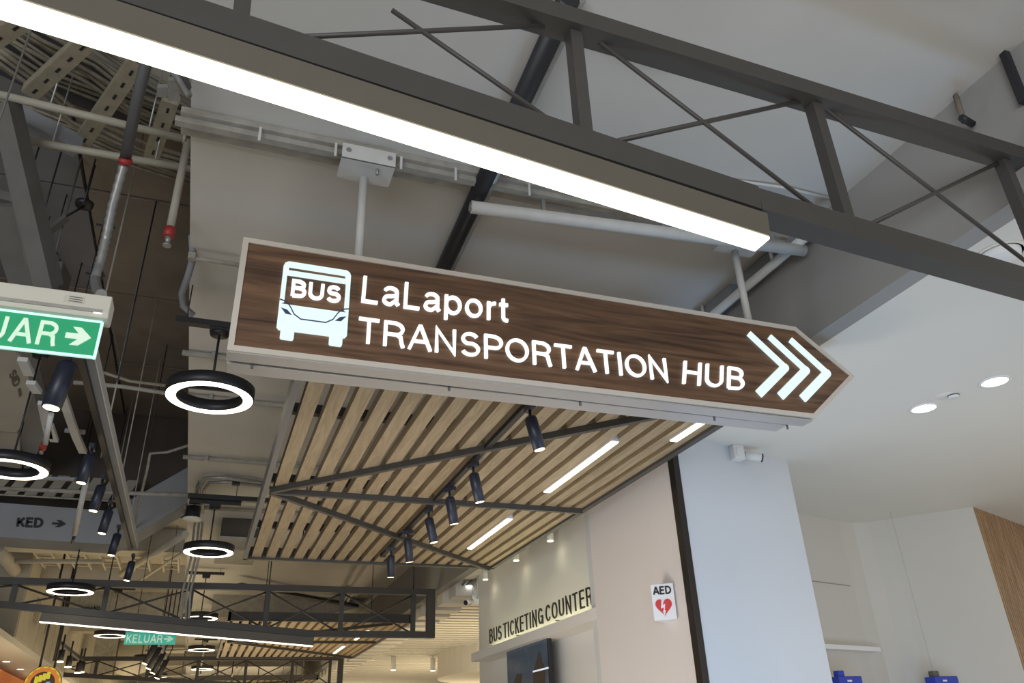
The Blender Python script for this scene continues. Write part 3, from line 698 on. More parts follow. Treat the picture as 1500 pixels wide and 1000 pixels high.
# perforated struts
for i, (a, b, z, lab) in enumerate((((-12, 62), (62, 14), 4.95, 'at the extreme top left'), ((44, 138), (150, 42), 4.9, 'second from left'),
                                ((120, 210), (212, 76), 4.9, 'third from left, longest'), ((222, 230), (250, 148), 4.9, 'rightmost, by the soffit edge'))):
    p, q = az(*a, z), az(*b, z)
    s_ = thing('perforated_strut', 'dusty perforated steel strut under the cable runs, ' + lab, 'strut', tuple((p + q) / 2))
    MB().bar(p, q, .085, .03).build('strut_body', M_STRUT, s_)
    L = (q - p).length; d = (q - p) / L; r = d.cross(Vector((0, 0, 1))).normalized()
    for sgn in (-1, 1): MB().bar(p + r * .042 * sgn + Vector((0, 0, .02)), q + r * .042 * sgn + Vector((0, 0, .02)), .006, .06).build('side_lip', M_STRUT, s_)
    nslot = max(3, int(L / .11))
    for k in range(nslot):
        c = p + d * (L * (k + .5) / nslot) + Vector((0, 0, -.0155)); MB().bar(c - d * .022, c + d * .022, .014, .002).build('slot', M_INK, s_)
# horizontal conduits
for i, (a, b, r, lab) in enumerate((((-20, 134), (272, 204), .022, 'upper'), ((-20, 196), (284, 248), .022, 'lower'))):
    p, q = az(*a, 4.72), az(*b, 4.72)
    c = thing('service_pipe', 'pale round pipe across the top left void, %s of the pair' % lab, 'pipe', tuple((p + q) / 2))
    MB().tube([p, q], r, 12).build('pipe_run', M_PIPED, c)
    MB().tube([p.lerp(q, .985), q], r * 1.3, 12).build('coupling', M_PIPED, c)
    for t_ in (.3, .8): s = p.lerp(q, t_); MB().tube([s, (s.x, s.y, 5.69)], .005, 6).build('hanger_rod', M_GALV, c)
# bundles of cables sagging across
def cables(name, lab, pts, z, n, spread, r, m=M_CABLE, tray=False):
    t = thing(name, lab, 'cables', tuple(az(*pts[0], z)))
    P = pz(pts, z); d = (P[-1] - P[0]).normalized(); rr = d.cross(Vector((0, 0, 1))).normalized()
    if tray: MB().bar(P[0] + Vector((0, 0, .06)), P[-1] + Vector((0, 0, .06)), spread * 1.3, .02).build('tray', M_CABLED, t)
    for k in range(n):
        off = rr * (k - (n - 1) / 2) * spread / n
        jit = [Vector((random.uniform(-.01, .01), random.uniform(-.01, .01), random.uniform(-.03, .02))) for _ in P]
        mid = []
        for a, b, ja, jb in zip(P, P[1:], jit, jit[1:]):
            for t_ in (0, .33, .66): mid.append(a.lerp(b, t_) + ja.lerp(jb, t_) + off)
        mid.append(P[-1] + off + jit[-1])
        MB().tube(mid, r, 5).build('cable', m, t)
    return t
cables('cable_bundle', 'pale cables sagging from the top left corner', [(-10, 25), (60, 62), (135, 105), (200, 150), (290, 190)], 5.15, 5, .22, .014)
cables('cable_bundle', 'lower pale cables crossing beneath the perforated struts', [(-10, 75), (50, 120), (110, 175), (200, 215), (290, 240)], 5.15, 4, .18, .014)
cables('cable_bundle', 'cables just under the bright light bar at top left', [(70, 30), (140, 75), (215, 125), (290, 165)], 5.2, 4, .2, .014)
cables('cable_bundle', 'cable run on a black tray behind the struts', [(-10, 50), (80, 110), (180, 150), (290, 205)], 5.35, 4, .26, .012, M_CABLE, True)
cables('cable_bundle', 'lowest faint cables near the round pipes', [(-10, 150), (100, 190), (200, 232), (290, 262)], 5.3, 5, .2, .012)
for i, (a, b, wd, lab) in enumerate((((-5, 85), (60, 118), .20, 'left'), ((85, 122), (150, 148), .22, 'middle'), ((165, 148), (290, 195), .24, 'right'))):
    p, q = az(*a, 5.45), az(*b, 5.45); tag(MB().bar(p, q, wd, .05).build('black_tray', M_CABLED), 'short black tray seen between cables, %s one' % lab, 'tray')
tag(MB().bar(az(-15, 30, 5.5), az(290, 130, 5.5), .55, .05).build('board_panel', M_CREAM), 'dusty board behind the topmost cables', 'panel')
p, q = az(15, 165, 4.85), az(115, 215, 4.85)
tag(MB().bar(p, q, .1, .1).build('short_duct', M_DUCT), 'short grey box section below the perforated struts', 'duct')
# dark hose down to silver flexible conduit
fhp = az(216, 84, 4.62)
fh = thing('flexible_conduit', 'dark hose turning into ribbed silver conduit above the exit sign', 'conduit', tuple(az(190, 200, 4.4)))
MB().tube([Vector((fhp.x, fhp.y - .1, 5.69)), Vector((fhp.x, fhp.y - .04, 4.9)), az(216, 84, 4.62), az(200, 150, 4.55), az(183, 236, 4.40)], .028, 12).build('hose', M_HOSE, fh)
MB().tube([az(184, 232, 4.40), az(183, 240, 4.38)], .034, 12).build('red_collar', M_RED, fh)
c0 = [az(182, 240, 4.38), az(165, 300, 4.2), az(155, 350, 4.05), az(146, 388, 3.9), az(139, 408, 3.80), az(142, 424, 3.66), az(149, 432, 3.5)]
cc = []
for a, b in zip(c0, c0[1:]):
    for k in range(9): cc.append(a.lerp(b, k / 9))
MB().tube(cc, [.025 if i % 2 else .0205 for i in range(len(cc))], 10).build('ribbed_tube', M_GALV, fh)
for px, py, z in ((155, 331, 4.12), (140, 402, 3.84)):
    p = az(px, py, z); MB().tube([p + Vector((-.045, 0, .002)), p + Vector((.045, 0, -.002))], .006, 6).build('cable_tie', M_BLACK, fh)
p = az(143, 398, 3.86); MB().tube([p, p + Vector((0, 0, -.03))], .031, 10).build('black_joint', M_BLACK, fh)
# sprinkler drop
sd = thing('sprinkler_drop', 'white sprinkler pipe with a red collar ending in the void', 'sprinkler', tuple(az(255, 280, 4.4)))
top = az(275, 206, 4.72)
bot = Vector((top.x, top.y, 0))
def vert(pt, z): return Vector((pt.x, pt.y, z))
zz = 4.72 - (4.72 - az(241, 345, 4).z) 
def zat(pt, py):   # height on the vertical through pt whose image row is py
    lo, hi = 0., 7.
    for _ in range(40):
        m_ = (lo + hi) / 2; d = Vector((pt.x, pt.y, m_)) - CAMP; yy = 500 - FPX * d.dot(UP) / d.dot(FW)
        if yy > py: lo = m_
        else: hi = m_
    return lo
MB().tube([vert(top, 4.72), vert(top, zat(top, 334))], .021, 12).build('pipe_drop', M_PIPED, sd)
MB().tube([vert(top, zat(top, 334)), vert(top, zat(top, 347))], .028, 12).build('red_collar', M_RED, sd)
MB().tube([vert(top, zat(top, 347)), vert(top, zat(top, 356))], [.018, .010], 10).build('sprinkler_head', M_GALV, sd)
MB().tube([vert(top, zat(top, 358)), vert(top, zat(top, 360))], .022, 12).build('deflector', M_GALV, sd)
# junction box bracket near soffit edge
jb = thing('junction_bracket', 'galvanised bracket with bent conduit at the soffit corner', 'bracket', tuple(az(255, 130, 4.15)))
for (a, b, c, d, z) in ((230, 246, 128, 142, 4.16), (246, 262, 118, 148, 4.15), (249, 256, 95, 118, 4.18)):
    p = az(a, c, z); q = az(b, d, z); MB().prism([p, az(b, c, z), q, az(a, d, z)], (0, 0, .02)).build('plate', M_GALV, jb)
MB().tube(pz([(250, 100), (262, 118), (272, 135), (278, 141)], 4.13), .014, 8).build('bent_tube', M_GALV, jb)
MB().tube(pz([(268, 92), (270, 118), (274, 128)], 4.2), .02, 8).build('bent_tube', M_HOSE, jb)
# side conduit at soffit edge (hook)
hk = thing('conduit_bend', 'hooked grey conduit at the soffit edge above the first ring', 'conduit', tuple(az(275, 400, 4.2)))
MB().tube([az(281, 345, 4.3), az(283, 378, 4.22), az(275, 405, 4.18), az(266, 430, 4.15), az(268, 448, 4.12), az(284, 462, 4.08)], .02, 8).build('tube_run', M_DUCT, hk)
MB().tube([az(277, 378, 4.19), az(300, 380, 4.19), az(350, 388, 4.19)], .013, 8).build('cross_tube', M_DUSTY, hk)
MB().box(*(lambda p: (p.x - .02, p.x + .02, p.y - .02, p.y + .02, p.z - .02, p.z + .02))(az(281, 376, 4.2))).build('box_joint', M_DUSTY, hk)
# threaded rods
rods_ = [(65, 190, 300), (95, 205, 330), (140, 233, 300), (98, 285, 330), (229, 295, 560), (52, 275, 400), (120, 385, 520), (84, 370, 430), (245, 505, 640), (165, 490, 550), (140, 600, 700), (88, 380, 440), (250, 620, 720)]
for i, (px, py0, py1) in enumerate(rods_):
    t_ = az(px, py0, 5.69); z1 = zat(t_, py1)
    tag(MB().tube([t_, vert(t_, z1)], .0065, 6).build('threaded_rod', M_BLACK), 'thin dark threaded rod hanging in the dim ceiling void', 'rod', 'threaded rods in the dim ceiling void')
# void lamp and big frames
vl = thing('hanging_speaker', 'small black round fitting on an arm in the upper left void', 'fitting', tuple(az(122, 300, 5.3)))
p = az(123, 302, 5.3); MB().lathe([(0, 0), (.06, 0), (.065, .03), (.02, .06), (0, .06)], tuple(p), 16).build('cup', M_BLACK, vl)
MB().tube([p, vert(p, 5.69)], .008, 6).build('stem', M_BLACK, vl)
MB().tube([p, az(95, 318, 5.1)], .008, 6).build('arm', M_BLACK, vl)
MB().bar(az(98, 318, 5.1), az(64, 345, 4.95), .05, .03).build('plate', M_INKG, vl)
lf = thing('steel_frame', 'big dim grey steel frame at the left edge above the exit sign', 'frame', tuple(az(35, 300, 4.6)))
MB().bar(az(8, 150, 4.7), az(72, 420, 4.0), .10, .12).build('frame_rail', M_FRAMED, lf)
MB().bar(az(0, 160, 4.72), az(48, 385, 4.15), .03, .10).build('frame_rail', M_FRAMED, lf)
MB().bar(az(-10, 285, 4.6), az(48, 300, 4.6), .05, .06).build('frame_rail', M_FRAMED, lf)
MB().bar(az(10, 300, 4.4), az(50, 430, 4.1), .22, .06).build('frame_panel', M_FRAMED, lf)
bu = thing('black_unit', 'dark blurred unit just above the exit sign', 'unit', tuple(az(70, 410, 4.6)))
MB().bar(az(46, 408, 4.6), az(95, 412, 4.6), .22, .2).build('unit_body', M_INKG, bu, bevel=.01)
p = az(70, 410, 4.6); MB().tube([p, vert(p, 5.69)], .008, 6).build('hanger_rod', M_INKG, bu)
# long loose conduits in the void
tag(MB().tube([az(70, 505, 4.2), az(110, 522, 4.15), az(150, 545, 4.1), az(190, 558, 4.1), az(255, 566, 4.1)], .012, 8).build('loose_cable', M_CABLE), 'slack pale cable sagging behind the exit sign', 'cable')
tag(MB().tube([az(108, 560, 4.3), az(180, 566, 4.3), az(292, 583, 4.3)], .018, 8).build('service_pipe', M_DUSTY), 'thin grey pipe crossing right of the exit sign', 'pipe')
tag(MB().tube([az(165, 478, 5.2), az(180, 545, 4.9)], .006, 6).build('dangling_wire', M_INKG), 'slanting thin wire in the dark void', 'wire')
tag(MB().tube([az(-5, 715, 4.1), az(120, 720, 4.1), az(290, 725, 4.1)], .022, 8).build('service_pipe', M_DUSTY), 'long pale pipe above the grey stencilled duct', 'pipe')
tag(MB().tube([az(195, 785, 4.0), az(203, 740, 4.15), az(215, 690, 4.3), az(220, 664, 4.4), az(245, 662, 4.45), az(283, 650, 4.48)], .014, 8).build('rising_conduit', M_DUSTY), 'thin conduit rising and bending to the soffit edge', 'conduit')
tag(MB().tube([az(160, 600, 5.0), az(148, 670, 4.6)], .008, 6).build('threaded_rod', M_DUSTY), 'pale slanting rod beside the spotlight channel', 'rod')

# big duct at left edge with turned stencil
dl = thing('air_duct', 'grey air duct at the left edge with stencilled letters turned sideways', 'duct', tuple(az(15, 570, 4.6)))
P = pz([(-60, 505), (18, 512), (30, 522), (47, 566), (47, 578), (36, 618), (24, 634), (-60, 626)], 4.6)
MB().prism(P, (0, 0, .4)).build('duct_body', M_DUCTL, dl, bevel=.01)
P = pz([(-60, 628), (28, 634), (30, 692), (-60, 692)], 4.65)
MB().prism(P, (0, 0, .3)).build('duct_section', M_DUCTL, dl)
P = pz([(48, 570), (66, 640), (44, 685), (36, 692), (30, 640)], 4.7)
MB().prism(P, (0, 0, .25)).build('duct_flare', M_DUCT, dl)
a, b = az(24, 541, 4.598), az(13, 544, 4.598)
fit('SID', az(13, 548, 4.596), az(21, 568, 4.596), az(22, 540, 4.596), (0, 0, .003), .24, M_INKG, dl, track=.08, rnd=False)
MB().prism(pz([(26, 570), (30, 568), (32, 579), (28, 582)], 4.596), (0, 0, .003)).build('ink_block', M_INKG, dl)
# white brackets beside
br_ = thing('white_bracket', 'pale angled steel brackets between the duct and spotlight channel', 'bracket', tuple(az(60, 600, 3.95)))
for a, b in (((33, 526), (43, 548)), ((45, 560), (55, 574)), ((62, 590), (72, 640)), ((72, 622), (80, 645)), ((91, 578), (112, 640)), ((112, 640), (122, 662))):
    MB().bar(az(*a, 3.98), az(*b, 3.98), .06, .03).build('bracket_arm', M_PIPEW, br_)
for a, b in (((95, 630), (125, 633)), ((50, 700), (110, 702))):
    MB().bar(az(*a, 4.0), az(*b, 4.0), .03, .03).build('cross_arm', M_DUCT, br_)
s2 = thing('sprinkler_drop', 'pale sprinkler pipe with red collar below the largest left spotlight', 'sprinkler', tuple(az(68, 620, 3.8)))
MB().tube([az(75, 606, 3.9), az(66, 650, 3.75)], .02, 10).build('pipe_drop', M_PIPEW, s2)
MB().tube([az(65, 650, 3.75), az(62, 657, 3.73)], .026, 10).build('red_collar', M_RED, s2)
MB().tube([az(61, 659, 3.73), az(60, 664, 3.71)], .016, 10).build('sprinkler_head', M_GALV, s2)
s3 = thing('sprinkler_drop', 'long pale sprinkler pipe in front of the stencilled duct', 'sprinkler', tuple(az(118, 740, 3.6)))
MB().tube([az(127, 700, 3.8), az(109, 782, 3.5)], .024, 10).build('pipe_drop', M_PIPEW, s3)
MB().tube([az(109, 783, 3.5), az(106, 795, 3.47)], .014, 8).build('sprinkler_head', M_BLACK, s3)

# stencilled duct across, with a sloped leg
YD = 10.12
def yd(px, py): return ay(px, py, YD)
kd = thing('stencilled_duct', 'blue grey duct with black stencilled letters and arrow', 'duct', tuple(yd(100, 770)))
P = [yd(-80, 730), yd(160, 748), yd(178, 739), yd(286, 678), yd(286, 729), yd(192, 785), yd(160, 797), yd(-80, 781)]
MB().prism(P, (0, .5, 0)).build('duct_body', M_DUCT, kd)
fit('KED', yd(24, 771) + Vector((0, -.006, 0)), yd(62, 772) + Vector((0, -.006, 0)), yd(26, 758) + Vector((0, -.006, 0)), (0, .006, 0), .26, M_INK, kd, track=.08, rnd=False)
o_ = yd(75, 772) + Vector((0, -.006, 0)); arrow(o_, Vector((yd(96, 772).x - o_.x, 0, 0)), Vector((0, 0, .089)), (0, .006, 0), M_INK, kd)
# baffles above duct
bf = thing('baffle_row', 'row of small warm lit slats above the stencilled duct', 'baffles', (-1.5, 9.3, 4.0))
for k in range(9):
    x = -2.7 + k * .19; MB().prism([(x, 10.1, 4.34), (x + .12, 10.1, 4.34), (x + .19, 10.4, 4.7), (x + .07, 10.4, 4.7)], (0, .02, 0)).build('baffle', M_CREAM, bf)
MB().tube([(-2.9, 10.08, 4.34), (-1.0, 10.08, 4.34)], .012, 6).build('hanging_rail', M_DUSTY, bf)
for x in (-2.6, -1.2): MB().tube([(x, 10.08, 4.34), (x, 10.08, 5.69)], .006, 6).build('hanger_rod', M_DUSTY, bf)
# cream slab steps beyond the duct
fb = [((-3.2, -.4), 11.6, 'nearest'), ((-3.2, -.4), 14.0, 'second'), ((-3.2, 2.9), 18.2, 'third'), ((-3.2, 2.9), 25.0, 'fourth')]
for (xa, xb_), y, nm in fb:
    zt0 = 4.42 if xb_ < 0 else ZC
    tag(MB().box(xa - 2, xb_, y, y + .35, zt0 - .32, zt0).build('cross_beam', M_CREAM, bevel=.01), 'cream cross beam under the far ceiling, %s from the void' % nm, 'beam')
for i, (a, b, z, r, lab) in enumerate((((178, 840), (272, 782), 4.03, .045, 'thick cream pipe rising to the right beyond the stencilled duct'),
                                    ((205, 850), (284, 798), 4.03, .02, 'thin pipe under the thick cream rising pipe'),
                                    ((-5, 822), (150, 822), 4.1, .03, 'cream pipe across the left just above the bent truss'),
                                    ((-5, 800), (40, 862), 4.1, .09, 'fat cream pipe ending behind the bent truss at left'))):
    tag(MB().tube([az(*a, z), az(*b, z)], r, 12).build('service_pipe', M_CREAM), lab, 'pipe')
# lattice of small trays above far truss
for j in range(5):
    x = -2.4 + j * .42
    tr_ = thing('cable_ladder', 'pale cable ladder above the bent truss', 'cable ladder', (x, 12, 4.3), 'cable ladders above the bent truss')
    for s in (0, .22): MB().box(x + s, x + s + .025, 11.95 + .0, 13.9, 4.28, 4.34).build('side_rail', M_CREAM, tr_)
    for k in range(7): MB().box(x + .02, x + .24, 12.05 + k * .27, 12.09 + k * .27, 4.29, 4.31).build('rung', M_CREAM, tr_)
# fitting with white disc near soffit edge
ft = thing('black_downlight', 'stubby black downlight with a white rim above the second ring', 'downlight', tuple(az(282, 752, 3.9)))
p = az(281, 761, 3.86); MB().lathe([(0, 0), (.095, 0), (.095, .015), (.08, .02), (0, .02)], tuple(p), 24).build('rim', M_WPL, ft)
MB().lathe([(.075, .02), (.075, .14), (0, .14)], tuple(p), 24).build('can', M_BLACK, ft)
MB().tube([p + Vector((0, 0, .14)), (p.x, p.y, ZC if p.x > -.36 else 5.69)], .012, 8).build('stem', M_GALV, ft)
# vertical hoses by column
hs = thing('cable_drop', 'bundle of grey cables dropping beside the soffit edge', 'cables', tuple(az(280, 850, 3.6)))
for dx, dy in ((0, 0), (.05, .02), (.09, -.03)):
    q = az(283, 765, 4.1) + Vector((dx, dy + .6, 0))
    MB().tube([vert(q, 4.3), q + Vector((.02, 0, -.3)), q + Vector((-.02, 0, -.7)), q + Vector((.01, 0, -1.0))], .014, 6).build('cable', M_DUSTY, hs)
# black ceiling rail near second ring
tag(MB().bar((-.33, 8.72, 4.07), (1.2, 8.72, 4.07), .06, .05).build('black_rail', M_BLACK), 'black rail above the second ring pendant running behind the canopy', 'rail')
tag(MB().bar(az(350, 856, 4.1), az(522, 887, 4.1), .12, .05).build('black_rail', M_BLACK), 'long black rail slanting behind the bent truss', 'rail')
for i, (a, b) in enumerate((((470, 865), (740, 812)), ((520, 900), (710, 845)))):
    tag(MB().tube([Vector((2.1 + i * .3, 10.4 + 4 * i, 4.15)), Vector((2.6 + i * .2, 19 + i, 4.15))], .03, 8).build('service_pipe', M_CREAM), ('pale pipe below the soffit right of the bent truss', 'thin pale pipe beside the far grey drop face')[i], 'pipe')
# recessed dark access hatch (dusty box) in the soffit behind canopy end
hb = thing('ceiling_unit', 'dark brown ceiling unit hanging behind the canopy end', 'unit', (1.0, 12, 4.1))
MB().box(.05, .5, 10.2, 11.6, 4.0, ZC).build('unit_body', M_DARKB, hb, bevel=.01)
MB().box(.02, .53, 10.16, 11.64, 3.98, 4.01).build('unit_rim', M_DUSTY, hb)
hb2 = thing('ceiling_unit', 'large dim ceiling unit glimpsed through the bent truss', 'unit', (1.0, 16, 4.0))
MB().prism([(.1, 15.6, 3.85), (2.2, 15.6, 3.95), (2.9, 15.6, 4.1), (2.6, 15.6, ZC), (.1, 15.6, ZC)], (0, 1.2, 0)).build('unit_body', M_DUSTY, hb2)

# round flexible duct and box in the far lower left
fd = thing('round_duct', 'fat cream round duct under the small exit sign', 'duct', (-1.9, 24, 3.4))
fy = 20.5
c_ = ay(192, 962, fy); c2 = ay(225, 955, fy + 1.5)
MB().tube([c_ + Vector((-.35, 0, .0)), c_, c_.lerp(c2, .5), c2], [.32, .40, .40, .30], 16).build('duct_tube', M_CREAM, fd)
cb = ay(151, 962, fy); MB().box(cb.x - .18, cb.x + .28, fy - .3, fy + .4, cb.z - .38, cb.z + .38).build('duct_box', M_DUSTY, fd)
MB().tube([cb + Vector((0, 0, .3)), vert(cb, 4.42)], .01, 6).build('hanger_rod', M_DUSTY, fd)

# ================================================================== FAR LEFT SHOP
zb0 = 2.95
bulk = struct(MB().box(-3.1, -2.45, 13.2, 44, 3.2, 4.42).build('wall_bulkhead', M_CREAM), 'cream bulkhead over the shop row')
for k in range(9):
    MB().box(-2.452, -2.44, 13.25 + k * 1.6, 13.25 + k * 1.6 + 1.56, 3.22, 4.38).build('panel', M_CREAM, bulk)
for (y, s) in ((14.2, .35), (15.4, .3)):
    tag(MB().box(-2.445, -2.43, y, y + s, 3.55, 3.9).build('notice', M_DUSTY), 'faded brown notice on the bulkhead, %s' % ('left one' if y < 15 else 'right one'), 'notice')
struct(MB().box(-3.6, -2.45, 10.0, 44, 3.12, 3.2).build('ceiling_shop', M_CEILR), 'white shop row soffit with tiny downlights')
for k, nm in enumerate(('nearest', 'middle', 'farthest')):
    d = thing('tiny_downlight', 'tiny downlight in the white shop soffit, %s of three' % nm, 'downlight', (-2.9, 15.5 + k * 1.3, 3.12), 'tiny downlights of the shop soffit')
    MB().lathe([(0, -.004), (.06, -.004), (.06, 0)], (-2.9, 15.5 + k * 1.3, 3.12), 14).build('lens', M_DL, d)
    MB().lathe([(.06, -.008), (.08, -.008), (.08, 0), (.06, 0)], (-2.9, 15.5 + k * 1.3, 3.12), 14).build('rim', M_WPL, d)
f0, f1 = ax(0, 958, -2.9), ax(105, 1000, -2.9)
sf = thing('shop_fascia', 'bright orange shop fascia at the bottom left corner', 'fascia', (-3.3, 14, 2.6))
MB().box(-3.6, -2.95, 9.0, 30, 2.55, 3.0).build('orange_band', M_ORANGE, sf)
MB().box(-3.6, -2.98, 9.0, 30, 0, 2.55).build('shop_glass', M_GLASSG, sf)
MB().box(-3.62, -2.93, 9.0, 30, 2.5, 2.56).build('lower_edge', M_TRUSS, sf)
# round blade sign
YR = 13.0
cR = ay(62, 1001, YR); RR = abs(ay(90, 1001, YR).x - ay(35, 1001, YR).x) / 2
rs = thing('round_sign', 'round orange and yellow shop sign with a loaf picture at bottom left', 'sign', tuple(cR))
def disc(r, y0, y1, name, m, n=40, amp=0, k_=0):
    pts = []
    for k in range(n):
        a = 2 * PI * k / n; rr = r * (1 + amp * math.cos(k_ * a)); pts.append((cR.x + rr * math.cos(a), y0, cR.z + rr * math.sin(a)))
    MB().prism(pts, (0, y1 - y0, 0)).build(name, m, rs)
disc(RR, YR, YR + .05, 'back_disc', M_BRV)
disc(RR * .965, YR - .004, YR, 'yellow_rim', M_YEL)
disc(RR * .90, YR - .008, YR - .004, 'orange_ring', M_ORV, 96, .045, 14)
disc(RR * .66, YR - .012, YR - .008, 'brown_field', M_BRV)
for k in range(4):
    c = Vector((cR.x - RR * .36 + k * RR * .20, YR - .016, cR.z + RR * .20 + k * RR * .085)); w_ = RR * .095; h_ = RR * .20
    pts = [c + Vector((w_ * (1 if abs(math.cos(t)) > .3 and math.cos(t) > 0 else -1 if math.cos(t) < -.3 else math.cos(t) * 3), 0, h_ * math.sin(t))) for t in [2 * PI * i / 16 for i in range(16)]]
    MB().prism(pts, (0, .004, 0)).build('yellow_loaf_piece', M_YEL, rs)
MB().prism([(cR.x + RR * a, YR - .014, cR.z + RR * b) for a, b in ((-.25, -.15), (-.1, -.08), (0, -.02), (.1, -.05), (.22, .1), (.32, .12), (.42, .08), (.45, -.2), (.2, -.5), (-.2, -.45))], (0, .004, 0)).build('blue_shape', M_LBL, rs)
for s in (-.35, .45):
    MB().tube([(cR.x + RR * s, YR + .02, cR.z + RR * .9), (cR.x + RR * s, YR + .02, 4.42)], .016, 6).build('hanger_rod', M_BLACK, rs)
# shop spots
sr = thing('spot_rail', 'short dark rail with shop spotlights at bottom left', 'rail', (-1.9, 16, 3.2))
MB().bar(ay(86, 940, 14), ay(122, 968, 16.5), .05, .05).build('rail_body', M_BLACK, sr)
MB().tube([ay(93, 915, 14.0), ay(79, 968, 14.0)], .02, 6).build('drop_rod', M_BLACK, sr)
p = ay(79, 968, 14.0); MB().tube([p, vert(p, 4.42)], .02, 6).build('drop_rod', M_BLACK, sr)
for k, (px, py, Y) in enumerate(((89, 962, 14.2), (101, 970, 15), (115, 979, 16), (120, 978, 16.4))):
    p = ay(px, py, Y)
    o = thing('shop_spotlight', 'small black spotlight near the round shop sign, %s from left' % ('first', 'second', 'third', 'fourth')[k], 'spotlight', tuple(p), 'small spotlights near the round shop sign')
    MB().tube([p + Vector((0, 0, .10)), p + Vector((0, 0, -.06))], .045, 12).build('lamp_body', M_BLACK, o)
    MB().tube([p + Vector((0, 0, -.06)), p + Vector((0, 0, -.075))], .05, 12).build('lens', M_SPOTL, o)
    MB().tube([p + Vector((0, 0, .1)), p + Vector((0, 0, .32))], .014, 6).build('stem', M_BLACK, o)
# far row of spots under the small exit sign
for k, (px, py, Y) in enumerate(((221, 955, 14.), (226, 963, 14.6), (232, 970, 15.2), (238, 978, 15.8))):
    p = ay(px, py, Y)
    o = thing('far_spotlight', 'black tube spotlight under the small exit sign, %s of four' % ('first', 'second', 'third', 'last')[k], 'spotlight', tuple(p), 'tube spotlights under the small exit sign')
    d = Vector((-.06, 0, -.16)); MB().tube([p - d, p + d], .045, 12).build('lamp_body', M_BLACK, o)
    MB().tube([p + d, p + d * 1.06], .04, 12).build('lens', M_SPOTL, o)
    MB().tube([p - d, p - d + Vector((.05, 0, .15)), vert(p - d + Vector((.05, 0, 0)), 4.42)], .010, 6).build('stem', M_BLACK, o)
a, b = ay(226, 944, 14), ay(243, 975, 16)
tag(MB().bar(a + Vector((0, 0, .1)), b + Vector((0, 0, .1)), .05, .07).build('far_track', M_DUCT), 'grey track over the tube spotlights under the exit sign', 'track')
kh = fit('KHAD', ay(124, 893, 16.5), ay(147, 893, 16.5), ay(124, 888, 16.5), (0, .01, 0), .26, M_INK, None, name='stencil', one=True, rnd=False)
tag(kh, 'tiny black stencilled letters on the far duct behind the truss', 'lettering')
fdk = thing('far_duct', 'dim grey far duct crossing behind the bent truss', 'duct', tuple(ay(150, 880, 16.6)))
a, b = Vector((-2.40, 0, ay(50, 900, 16.55).z)), Vector((-.40, 0, 0))
MB().box(a.x, b.x, 16.55, 17.1, a.z, ay(150, 862, 16.55).z).build('duct_body', M_DUSTY, fdk)
for k in range(4): xx = a.x + (b.x - a.x) * (k + .5) / 4; MB().box(xx, xx + .03, 16.53, 17.12, a.z - .02, ay(150, 862, 16.55).z + .02).build('flange', M_DUSTY, fdk)
# mesh of thin pipes in the far lower middle
for k in range(14):
    x = -.9 + random.uniform(0, 2.2); y = random.uniform(18, 30); z = random.uniform(3.3, 4.1)
    if k % 2: a, b = (x - .8, y, z), (x + 1.1, y, z + .05)
    else: a, b = (x, y - 1.5, z), (x, y + 3, z)
    tag(MB().tube([a, b], .022, 6).build('far_pipe', M_DUSTY), 'thin far service pipe at the bottom left centre', 'pipe', 'thin far service pipes')
for k in range(10):
    x = -1.6 + k * .42; y = 19 + (k * 37 % 9)
    tag(MB().tube([(x, y, 3.1), (x, y, 4.42 if x < -.36 else ZC)], .016, 6).build('far_hanger', M_INKG), 'thin far dark hanger rod at the bottom left', 'rod', 'thin far hanger rods')

# ================================================================== TICKET COUNTER
sh = thing('counter_shelf', 'long white light shelf below the ticketing letters', 'shelf', (3.15, 7.6, 2.6))
MB().box(3.02, 3.28, 6.05, 9.5, 2.515, 2.545).build('shelf_board', M_WALL, sh)
MB().box(3.02, 3.04, 6.05, 9.5, 2.545, 2.605).build('shelf_lip', M_WALL, sh)
MB().box(3.20, 3.23, 6.1, 9.45, 2.546, 2.556).build('led_strip', mat('cove_led', (1, 1, .8), .5, emit=16, ecol=(1, .95, .60)), sh)
cl_ = thing('wall_lettering', 'raised black BUS TICKETING COUNTER letters on the lit wall', 'lettering', (3.25, 8, 2.8))
XL = 3.20
def cx(px, py): return ax(px, py, XL)
b0, b1 = cx(716.5, 943), cx(867, 884)
tp0 = cx(716, 922)
zb1 = 2.70; ht = .165
def yat(px, py): return cx(px, py).y
def cw(s, ya, yb): fit(s, Vector((XL, ya, zb1)), Vector((XL, yb, zb1)), Vector((XL, ya, zb1 + ht)), (.012, 0, 0), .095, M_INK, cl_, track=.24, rnd=False)
zb1 = (cx(716, 943).z + cx(866, 886).z) / 2; ht = ((cx(716, 922).z - cx(716, 943).z) + (cx(864, 858).z - cx(866, 886).z)) / 2
cw('BUS', yat(716.5, 942), yat(734, 935)); cw('TICKETING', yat(737, 932), yat(795, 912)); cw('COUNTER', yat(799, 910), yat(867, 884))
for yy in (6.3, 7.4, 8.5, 9.4): MB().bar((XL + .02, yy, zb1 - .01), (3.28, yy, zb1 - .01), .01, .01).build('standoff', M_INKG, cl_)
